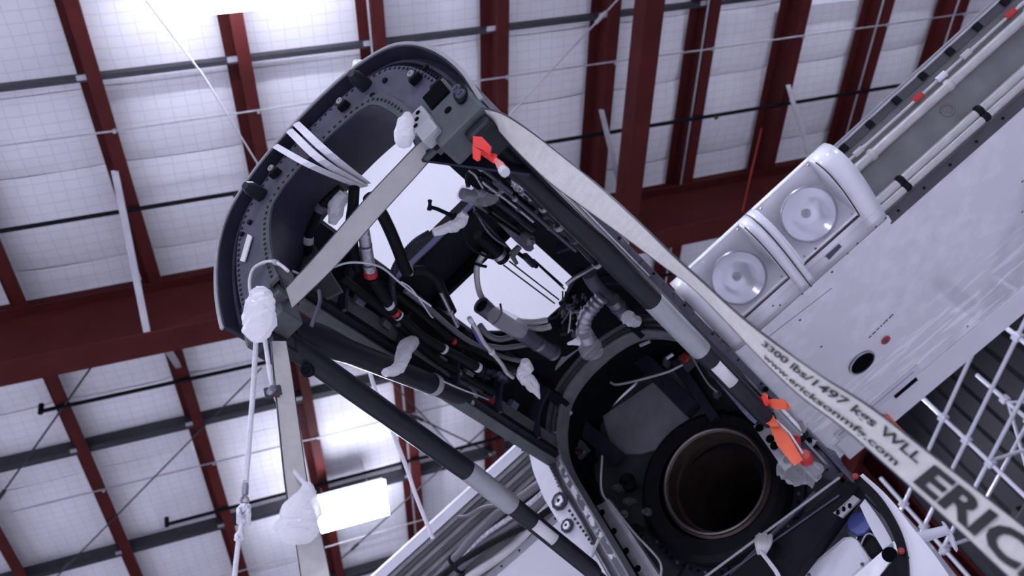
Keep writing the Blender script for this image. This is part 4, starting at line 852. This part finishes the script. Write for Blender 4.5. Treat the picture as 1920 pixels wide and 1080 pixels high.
corrugated('wing_conduit', [LPT(-.75, .12, .09), LPT(-1.0, .18, .11), LPT(-1.3, .34, .10), LPT(-1.7, .45, .09), LPT(-2.4, .5, .09)], .024, RUB, pitch=.02)
hose('capped_pipe', [LPT(-.64, .30, .12), LPT(-.78, .22, .13)], .022, PIPE, rings=[(.97, REDC, .02, 1.15)])
hose('loom_branch', [LPT(-1.05, .62, .10), LPT(-1.16, .76, .12), LPT(-1.28, .82, .10), LPT(-1.34, .90, .1)], .014, TANC)

# ================================================================== things hung on and round the nacelle (world frame)
def ribbon(stations, width, n=6, thick=.003):
    """webbing given by edge pixels and the depth of its middle; depth difference of the edges keeps the true width where it twists"""
    ed = []
    for (x0, y0), (x1, y1), z in stations:
        zc = z; a = V3(Wd(x0, y0, zc)); c = V3(Wd(x1, y1, zc)); g = np.linalg.norm(a - c); dz = math.sqrt(max(0, width ** 2 - g ** 2)) / 2
        ed.append(np.concatenate([Wd(x0, y0, zc - dz), Wd(x1, y1, zc + dz)]))
    # catmull-rom in 6-d
    P = [2 * ed[0] - ed[1]] + ed + [2 * ed[-1] - ed[-2]]; out = []
    for i in range(1, len(P) - 2):
        for k in range(n):
            t = k / n; a, b, c, d = P[i - 1:i + 3]; out.append(.5 * ((2 * b) + (-a + c) * t + (2 * a - 5 * b + 4 * c - d) * t * t + (-a + 3 * b - 3 * c + d) * t ** 3))
    out.append(P[-2]); return [(o[:3], o[3:]) for o in out]
def webbing(name, st, width, m, label, cat='strap', edge=None, thick=.004, group=None):
    E2 = ribbon(st, width); L = [a for a, c in E2]; Rr = [c for a, c in E2]
    root = thing(name, label, cat, tuple((L[0] + Rr[0]) / 2), group)
    rings = []
    for i, (a, c) in enumerate(E2):
        t = (E2[min(i + 1, len(E2) - 1)][0] - E2[max(i - 1, 0)][0]); nn = np.cross(t, c - a); nn /= np.linalg.norm(nn) + 1e-9
        rings.append([a - nn * thick / 2, c - nn * thick / 2, c + nn * thick / 2, a + nn * thick / 2])
    wpart('webbing_band', MB().sweep(rings), m, root)
    if edge is not None:
        for side in (0, 1):
            rg = []
            for i, (a, c) in enumerate(E2):
                t = (E2[min(i + 1, len(E2) - 1)][0] - E2[max(i - 1, 0)][0]); nn = np.cross(t, c - a); nn /= np.linalg.norm(nn) + 1e-9
                d = (c - a) / np.linalg.norm(c - a); o = a - d * .001 if side == 0 else c - d * .002; rg.append([o - nn * .0035, o + d * .003 - nn * .0035, o + d * .003 + nn * .0035, o + nn * .0035])
            wpart('edge_stitching', MB().sweep(rg), edge, root)
    return root, E2
# lettered sling, right
st = [((908, 203), (918, 222), 3.06), ((945, 214), (934, 243), 3.02), ((1000, 250), (976, 290), 2.95), ((1060, 297), (1030, 342), 2.88), ((1130, 354), (1098, 392), 2.78), ((1200, 418), (1165, 440), 2.68), ((1262, 478), (1238, 494), 2.58), ((1320, 530), (1300, 540), 2.5),
      ((1380, 585), (1362, 602), 2.40), ((1440, 633), (1418, 662), 2.28), ((1537, 702), (1496, 738), 2.12), ((1634, 764), (1586, 806), 2.02), ((1745, 850), (1688, 896), 1.92), ((1850, 932), (1788, 985), 1.82), ((1960, 1020), (1890, 1082), 1.72), ((2040, 1085), (1965, 1150), 1.66), ((2280, 1290), (2195, 1366), 1.5), ((2640, 1600), (2540, 1690), 1.3)]
sling, E2 = webbing('lettered_sling', st, .098, STRAP, 'long cream lifting sling with black lettering hanging from the frame corner to lower right', 'sling', DKSTEEL)
# arc length along the sling for the lettering
mid = [(a + c) / 2 for a, c in E2]; D = [0]
for i in range(1, len(mid)): D.append(D[-1] + np.linalg.norm(mid[i] - mid[i - 1]))
def s_at(px, py):
    best = min(range(len(mid)), key=lambda i: np.hypot(*(np.array([960 + F * (RH @ (mid[i] - EYE))[0] / (RH @ (mid[i] - EYE))[2], 540 + F * (RH @ (mid[i] - EYE))[1] / (RH @ (mid[i] - EYE))[2]]) - (px, py)))); return D[best]
def sling_pt(s, t, lift=.006):
    i = min(max(int(np.searchsorted(D, s)) - 1, 0), len(D) - 2); f_ = (s - D[i]) / (D[i + 1] - D[i])
    a = E2[i][0] * (1 - f_) + E2[i + 1][0] * f_; c = E2[i][1] * (1 - f_) + E2[i + 1][1] * f_
    nn = np.cross(mid[i + 1] - mid[i], c - a); nn /= np.linalg.norm(nn); p = c + (a - c) * t
    if nn @ (EYE - p) < 0: nn = -nn
    return p + nn * lift
def lettering(txt, s0, s1, t0, t1, bold=0):
    cu = bpy.data.curves.new('lettering', 'FONT'); cu.body = txt; cu.size = 1; cu.offset = bold; cu.resolution_u = 3
    ob = bpy.data.objects.new('lettering_tmp', cu); COL.objects.link(ob); dg = bpy.context.evaluated_depsgraph_get(); dg.update()
    me = bpy.data.meshes.new_from_object(ob.evaluated_get(dg)); bpy.data.objects.remove(ob)
    bm = bmesh.new(); bm.from_mesh(me)
    bmesh.ops.triangulate(bm, faces=bm.faces); 
    for _ in range(4):
        lo_ = [e for e in bm.edges if e.calc_length() > .16]
        if lo_: bmesh.ops.subdivide_edges(bm, edges=lo_, cuts=1); bmesh.ops.triangulate(bm, faces=bm.faces)
    bm.verts.index_update()
    v = np.array([x.co[:] for x in bm.verts]); f_ = [[x.index for x in p.verts] for p in bm.faces]; bm.free()
    lo, hi = v.min(0), v.max(0); mb = MB()
    V = [sling_pt(s0 + (s1 - s0) * (x - lo[0]) / (hi[0] - lo[0]), t0 + (t1 - t0) * (y - lo[1]) / (hi[1] - lo[1])) for x, y, _ in v]
    mb.add(V, f_); return wpart('lettering', mb, INK, sling)
lettering('3300 lbs/1497 kgs WLL', s_at(1428, 644), s_at(1725, 878), .50, .86, .02)
lettering('www.ericksonmfg.com', s_at(1440, 655), s_at(1696, 858), .10, .38, .02)
lettering('ERICKSON', s_at(1738, 886), s_at(1738, 886) + (s_at(1900, 1025) - s_at(1738, 886)) * 2.8, .14, .86, .035)
# cross strap between the frame feet, tapes over the frame, hanging strap
webbing('cross_strap', [((800, 254), (836, 262), 3.20), ((765, 288), (798, 310), 3.19), ((680, 378), (712, 405), 3.19), ((600, 470), (630, 498), 3.2), ((536, 540), (548, 578), 3.22)], .088, STRAPG, 'flat grey webbing strap stretched across the open front frame', 'strap', DKSTEEL)
def tape(name, px0, px1, px2, wd, label):
    a, b_, c = [V3(q) for q in (px0, px1, px2)]
    P = spline([toW(a), toW(b_), toW(c)], 6); rings = []
    wv = V3(wd)
    for p in P: rings.append([p - wv, p + wv, p + wv + (0, 0, -.004), p - wv + (0, 0, -.004)])
    return tag(build(name, MB().sweep(rings), TAPE, frame='W'), label, 'tape', 'white tapes over the front frame')
fwd = lambda p, o=0.: A(*p, 'v', -.04 - o)
dv = RH.T @ RA @ V3((.5, 0, .5))
for (a, b_, c, hw), lab in (((((554, 230), (616, 288), (688, 345), .034)), 'uppermost of three white tapes tied over the frame'), ((((541, 243), (602, 300), (684, 350), .034)), 'middle of three white tapes tied over the frame'), ((((514, 272), (586, 312), (676, 350), .034)), 'lowest of three white tapes tied over the frame')):
    tape('frame_tape', fwd(a), A(*b_, 'v', -.03), A(*c, 'w', .80), np.array(RH.T @ RA @ V3((-.6, 0, .6))) * hw, lab)
webbing('hanging_strap', [((508, 640), (536, 640), 3.20), ((512, 690), (545, 690), 3.10), ((523, 800), (561, 800), 2.98), ((536, 920), (579, 920), 2.85), ((553, 1010), (604, 1010), 2.72), ((566, 1095), (622, 1095), 2.6), ((602, 1320), (664, 1320), 2.3), ((650, 1640), (722, 1640), 2.0), ((700, 2000), (786, 2000), 1.7)], .088, STRAP, 'cream webbing strap hanging down from the left frame foot', 'strap', DKSTEEL)
# ropes
r1 = thing('hoist_rope', 'taut white rope with hook and knot hanging from the bagged left foot', 'rope', tuple(Wd(440, 1085, 2.9)))
wpart('upper_rope', MB().tube([Wd(480, 640, 3.2), Wd(474, 740, 3.12), Wd(461, 905, 3.02)], .010, 8), ROPE, r1, smooth=True)
wpart('swage', MB().tube([Wd(461, 900, 3.02), Wd(460, 912, 3.02), Wd(459, 928, 3.01)], [.008, .012, .012], 8), STEEL, r1, smooth=True)
hk = spline([Wd(459, 928, 3.01), Wd(452, 938, 3.0), Wd(455, 948, 3.0), Wd(464, 946, 3.0), Wd(464, 936, 3.0), Wd(459, 930, 3.0)], 5); wpart('snap_hook', MB().tube(hk, .0055, 8), STEEL, r1, smooth=True)
for k in range(5): 
    th = [Wd(457 + 10 * math.cos(a + k), 962 + 15 * math.sin(a) + k * 1.5, 2.98 + .02 * math.cos(a * 2 + k)) for a in np.linspace(0, 2 * math.pi, 14)]; wpart('knot_loop', MB().tube(th, .008, 8), ROPE, r1, smooth=True)
wpart('thimble', MB().lathe(Wd(456, 972, 2.97), RH.T @ V3((0, 0, 1.)), [(-.01, .018), (.01, .018), (.01, .013), (-.01, .013)], 14, True), STEEL, r1, smooth=True)
wpart('lower_rope', MB().tube([Wd(455, 975, 2.97), Wd(448, 1010, 2.93), Wd(443, 1050, 2.9), Wd(438, 1100, 2.86), Wd(420, 1350, 2.6), Wd(400, 1700, 2.3), Wd(380, 2100, 2.0)], .009, 8), ROPE, r1, smooth=True)
kn = [Wd(449 + 5 * math.cos(a), 1006 + 6 * math.sin(a), 2.93 + .01 * math.sin(2 * a)) for a in np.linspace(0, 6.28, 12)]; wpart('knot', MB().tube(kn, .009, 8), ROPE, r1, smooth=True); wpart('rope_tail', MB().tube([Wd(447, 1006, 2.92), Wd(441, 1013, 2.92)], .007, 6), ROPE, r1)
tag(build('slack_rope', MB().tube(spline([Wd(688, 672, 5.4), Wd(700, 720, 5.4), Wd(732, 800, 5.4), Wd(762, 876, 5.4), Wd(780, 930, 5.4), Wd(812, 1010, 5.4)], 5), .013, 8), ROPE, frame='W', smooth=True), 'thin white rope falling behind the mount tubes to the left wing', 'rope')
r2 = thing('bag_cord', 'wavy white cord with a clip carrying the hanging plastic bag', 'cord', tuple(Wd(580, 915, 2.75)))
wpart('cord', MB().tube(spline([Wd(496, 632, 3.15), Wd(500, 660, 3.1), Wd(506, 700, 3.06), Wd(514, 736, 3.04), Wd(524, 760, 3.02), Wd(540, 795, 3.0), Wd(536, 830, 2.97), Wd(538, 865, 2.93), Wd(556, 890, 2.88), Wd(576, 912, 2.82)], 6), .008, 8), ROPE, r2, smooth=True)
wpart('clip_body', MB().obox(Wd(512, 735, 3.03), (.03, 0, 0), (0, .015, .01), (0, -.01, .015)), DKSTEEL, r2, bevel=.005); wpart('clip_wing', MB().tube([Wd(504, 738, 3.02), Wd(512, 728, 3.0)], .014, 8), STEEL, r2); wpart('clip_tip', MB().tube([Wd(516, 738, 3.02), Wd(522, 746, 3.02)], .010, 8), mat('brown_plastic', (.12, .04, .03), .5), r2)
r3 = thing('tied_rope', 'white rope bound round the lower crossbeam with a trailing end', 'rope', tuple(toW(A(1430, 1020, 'v', 2.45))))
for k in range(6):
    x = 1420 + k * 5; P = [toW(A(x, 1004 - (k % 2) * 3 + abs(k - 2), 'v', 2.47)), toW(A(x - 1, 1018, 'v', 2.44)), toW(A(1424 + k * 1.5, 1040, 'v', 2.45))]; wpart('rope_turn', MB().tube(spline(P, 4), .011, 8), PIPE, r3, smooth=True)
wpart('rope_end', MB().tube(spline([toW(A(1428, 1036, 'v', 2.44)), toW(A(1445, 1058, 'v', 2.3)), toW(A(1462, 1085, 'v', 2.1)), toW(A(1500, 1180, 'v', 1.8))], 5), .010, 8), ROPE, r3, smooth=True)
tag(build('bent_cord', MB().tube(spline([toW(q) for q in (A(1122, 1012, 'v', 2.45), A(1112, 1035, 'v', 2.4), A(1104, 1060, 'v', 2.35), A(1103, 1095, 'v', 2.3), A(1106, 1180, 'v', 2.1))], 5), .008, 8), ROPE, frame='W', smooth=True), 'short white cord hanging by the worn left leg of the rear frame', 'cord')
# plastic bags and wraps
def bag(name, spine, radii, m, label, cat='plastic bag', seed=0, seg=18, amp=.22, group='plastic wraps on open pipe ends', tie=None):
    P = spline([toW(p) for p in spine], 5); n = len(P); R_ = np.interp(np.linspace(0, 1, n), np.linspace(0, 1, len(radii)), radii)
    mb = MB().tube(P, 1.0, seg, cap=True); v = np.array(mb.v); q = []
    for i in range(n):
        for k in range(seg):
            d = v[i * seg + k] - P[i]; a = 2 * math.pi * k / seg
            f_ = 1 + amp * noise.noise((math.cos(a) * 1.6 + seed, math.sin(a) * 1.6, i * .35 + seed * 3)) + amp * .8 * noise.noise((math.cos(a) * 4 + seed, math.sin(a) * 4, i * .9 + seed))
            q.append(P[i] + d * R_[i] * f_)
    mb.v = [tuple(p) for p in q]
    root = thing(name, label, cat, tuple(P[0]), group)
    wpart('plastic_film', mb, m, root)
    if tie is not None:
        i = int(tie * (n - 1)); wpart('tie_band', MB().tube([P[i], P[i] + (P[min(i + 1, n - 1)] - P[i]) * .6], R_[i] * 1.12, 12), TAPE, root)
    return root
bag('plastic_bag', pts('v', -.10, (490, 548), (488, 570), (486, 600), (480, 628), (476, 640)), [.035, .055, .062, .045, .012], BAG, 'milky plastic bag over the left frame foot fitting', seed=1, tie=.08)
bag('wrapped_fitting', pts('v', -.08, (764, 214), (762, 232), (758, 252), (757, 264), (757, 270)), [.014, .036, .040, .034, .022], BAG, 'white wrapped fitting hanging under the right frame foot', 'wrapped fitting', seed=2, amp=.1)
bag('plastic_bag', pts('u', -.49, (772, 644), (762, 652), (754, 675), (744, 692), (722, 698)), [.040, .044, .036, .028, .018], BAG, 'white plastic wrap on the upper left mount tube', seed=3)
bag('plastic_bag', [RA.T @ (RH @ (V3(Wd(x, y, z)) - EYE)) + CA for x, y, z in ((578, 908, 2.78), (574, 930, 2.74), (565, 965, 2.7), (558, 990, 2.68), (556, 1006, 2.66))], [.012, .035, .062, .070, .055], BAG, 'milky plastic bag dangling on a cord in front of the lower lamp', seed=4, tie=.05)
bag('plastic_bag', pts('w', .52, (984, 676), (986, 690), (978, 702), (988, 712), (1002, 728), (1012, 748)), [.022, .040, .028, .040, .030, .003], BAG, 'white plastic bag knotted on a wire bundle in the bay', seed=5, tie=.42)
bag('plastic_bag', pts('w', .60, (872, 400), (862, 415), (850, 424), (838, 428), (812, 436)), [.020, .036, .032, .024, .020], BAG, 'white plastic wrap on the corrugated conduit end', seed=6)
b7 = bag('clear_wrap', pts('w', .55, (864, 362), (878, 366), (896, 370), (918, 374), (934, 372)), [.034, .040, .040, .030, .014], CLEAR, 'clear plastic wrap round a round connector in the bay', 'plastic wrap', seed=7)
c = toW(A(872, 364, 'w', .55)); d = toW(A(860, 361, 'w', .54)) - c
wpart('connector_face', MB().lathe(c, d, [(-.06, .0), (-.06, .026), (.0, .028), (.016, .028), (.016, .021), (.006, .020), (.006, 0)], 18), STEEL, b7, smooth=True)
bag('foil_wrap', pts('w', .38, (966, 328), (970, 340), (976, 350), (990, 348)), [.020, .030, .032, .014], SILV, 'crumpled silver wrap on a pipe near the red ribbon', 'plastic wrap', seed=8, amp=.35)
bag('clear_wrap', pts('w', .40, (1094, 622), (1098, 634), (1107, 652), (1109, 660)), [.046, .050, .066, .064], CLEAR, 'clear plastic cup wrap on the open duct beside the rear frame', 'plastic wrap', seed=9, amp=.06)
bag('clear_wrap', pts('w', .40, (1085, 640), (1075, 642), (1064, 645)), [.024, .014, .006], BAG, 'twisted white tail of film left of the wrapped duct', 'plastic wrap', seed=10)
bag('white_cap_wrap', pts('w', .42, (1176, 594), (1184, 600), (1196, 604)), [.042, .040, .032], BAG, 'white angular wrap on the pipe under the right mount tube', 'plastic wrap', seed=11, seg=7, amp=.15)
bag('clear_wrap', pts('w', .78, (648, 362), (632, 382), (628, 402), (622, 418)), [.030, .04, .036, .02], BAG, 'crumpled white film by the front opening left of the hoses', 'plastic wrap', seed=12)
bag('clear_wrap', pts('v', 2.25, (1462, 772), (1478, 786), (1490, 800), (1492, 812)), [.05, .065, .055, .03], CLEAR, 'clear plastic film beside the orange ribbon', 'plastic wrap', seed=13, amp=.4)
bag('clear_wrap', pts('v', 2.3, (1470, 868), (1486, 880), (1506, 886), (1526, 880), (1530, 868)), [.05, .07, .065, .045, .02], CLEAR, 'crumpled clear film hanging below the holed plate', 'plastic wrap', seed=14, amp=.45)
bag('clear_wrap', pts('w', .60, (928, 590), (945, 602), (965, 612), (978, 618)), [.052, .056, .054, .05], CLEAR, 'clear film wound round the grey ducting pipe', 'plastic wrap', seed=15, amp=.1)
bag('edge_wrap', pts('w', -.02, (1155, 432), (1163, 445), (1172, 458)), [.022, .028, .022], CLEAR, 'clear film sleeve between sling and right mount tube', 'plastic wrap', seed=16, amp=.2)
tag(build('top_film', MB().tube([toW(p) for p in (V3((.30, .02, 1.0)), V3((.36, .0, 1.015)), V3((.42, .02, .97)))], [.02, .04, .015], 7), BAG, frame='W'), 'white scrap of film on the top edge of the front frame', 'film')
# white sheet over the nacelle openings
rows = []
for i in range(25):
    v = .30 + i * .09; row = []
    for j in range(17):
        u = -.55 + j * .07; row.append(toW((u, v, 1.06 - .10 * max(0, abs(u) - .38) / .2 + .02 * noise.noise((u * 5, v * 4, 1)) + .012 * noise.noise((u * 14, v * 9, 4)))))
    rows.append(row)
tag(build('protective_sheet', MB().grid(rows), SHEET, frame='W', smooth=True), 'white plastic sheet covering the openings on top of the nacelle', 'sheet')
# ribbons, tags and caps
def flag(name, m, label, pieces, extra=None, th=.004):
    root = thing(name, label, 'ribbon', tuple(toW(pieces[0][0])))
    for P in pieces:
        Q = [toW(p) for p in P]; nn = np.cross(Q[1] - Q[0], Q[2] - Q[0]); nn /= np.linalg.norm(nn); nn = nn if nn @ (EYE - Q[0]) > 0 else -nn
        wpart('ribbon_panel', MB().prism(Q, nn * th), m, root)
    return root
rf1 = flag('red_ribbon', REDF, 'bright scarlet warning ribbon under the right frame foot', [pts('v', -.05, (888, 256), (905, 258), (922, 276), (920, 292), (906, 282), (888, 275)), pts('v', -.07, (887, 274), (903, 284), (901, 300), (896, 303), (888, 298)), pts('v', -.03, (905, 280), (918, 288), (932, 290), (931, 303), (926, 307), (902, 290))])
wpart('pull_tag', toWmb(MB().tube(pts('v', -.03, (930, 300), (938, 310), (946, 322)), [.008, .014, .016], 8)), mat('pink_plastic', (.7, .2, .2), .5), rf1); wpart('tag_end', toWmb(MB().tube(pts('v', -.03, (942, 318), (948, 324)), .017, 8)), WIREW, rf1)
rf2 = flag('orange_ribbon', ORF, 'orange warning ribbon tied to the aft end of the right mount tube', [pts('v', 2.16, (1418, 752), (1434, 750), (1462, 800), (1448, 800), (1428, 790)), pts('v', 2.18, (1442, 797), (1467, 796), (1506, 862), (1490, 874), (1458, 836)), pts('v', 2.14, (1430, 752), (1450, 748), (1474, 750), (1476, 768), (1452, 768)), pts('v', 2.10, (1432, 736), (1440, 740), (1440, 756), (1430, 756)), pts('v', 2.16, (1474, 752), (1484, 766), (1474, 770))])
wpart('knot', toWmb(MB().tube(pts('v', 2.10, (1422, 754), (1434, 752), (1440, 748)), [.02, .03, .02], 8)), REDF, rf2)
wpart('pin', toWmb(MB().tube(pts('v', 2.17, (1455, 788), (1480, 812), (1505, 850)), .006, 6)), ALU, rf2)
rc = tag(build('end_plug', toWmb(MB().lathe(A(1510, 858, 'v', 2.25), (.2, -1, 0), [(-.03, 0), (-.03, .034), (.02, .034), (.03, .026), (.03, 0)], 14)), REDC, frame='W', smooth=True), 'small red plastic cap at the tip of the orange ribbon', 'plug')
rc2 = tag(build('dust_plug', toWmb(MB().lathe(A(1484, 826, 'v', 2.3), (.4, -1, .3), [(-.05, 0), (-.05, .036), (.0, .045), (.02, .03), (.02, 0)], 12)), REDC, frame='W', smooth=True), 'dark red plug half hidden behind the orange ribbon', 'plug')
for o in bpy.data.objects:
    if o.type == 'MESH' and 'edge_screw' in o.name: pass
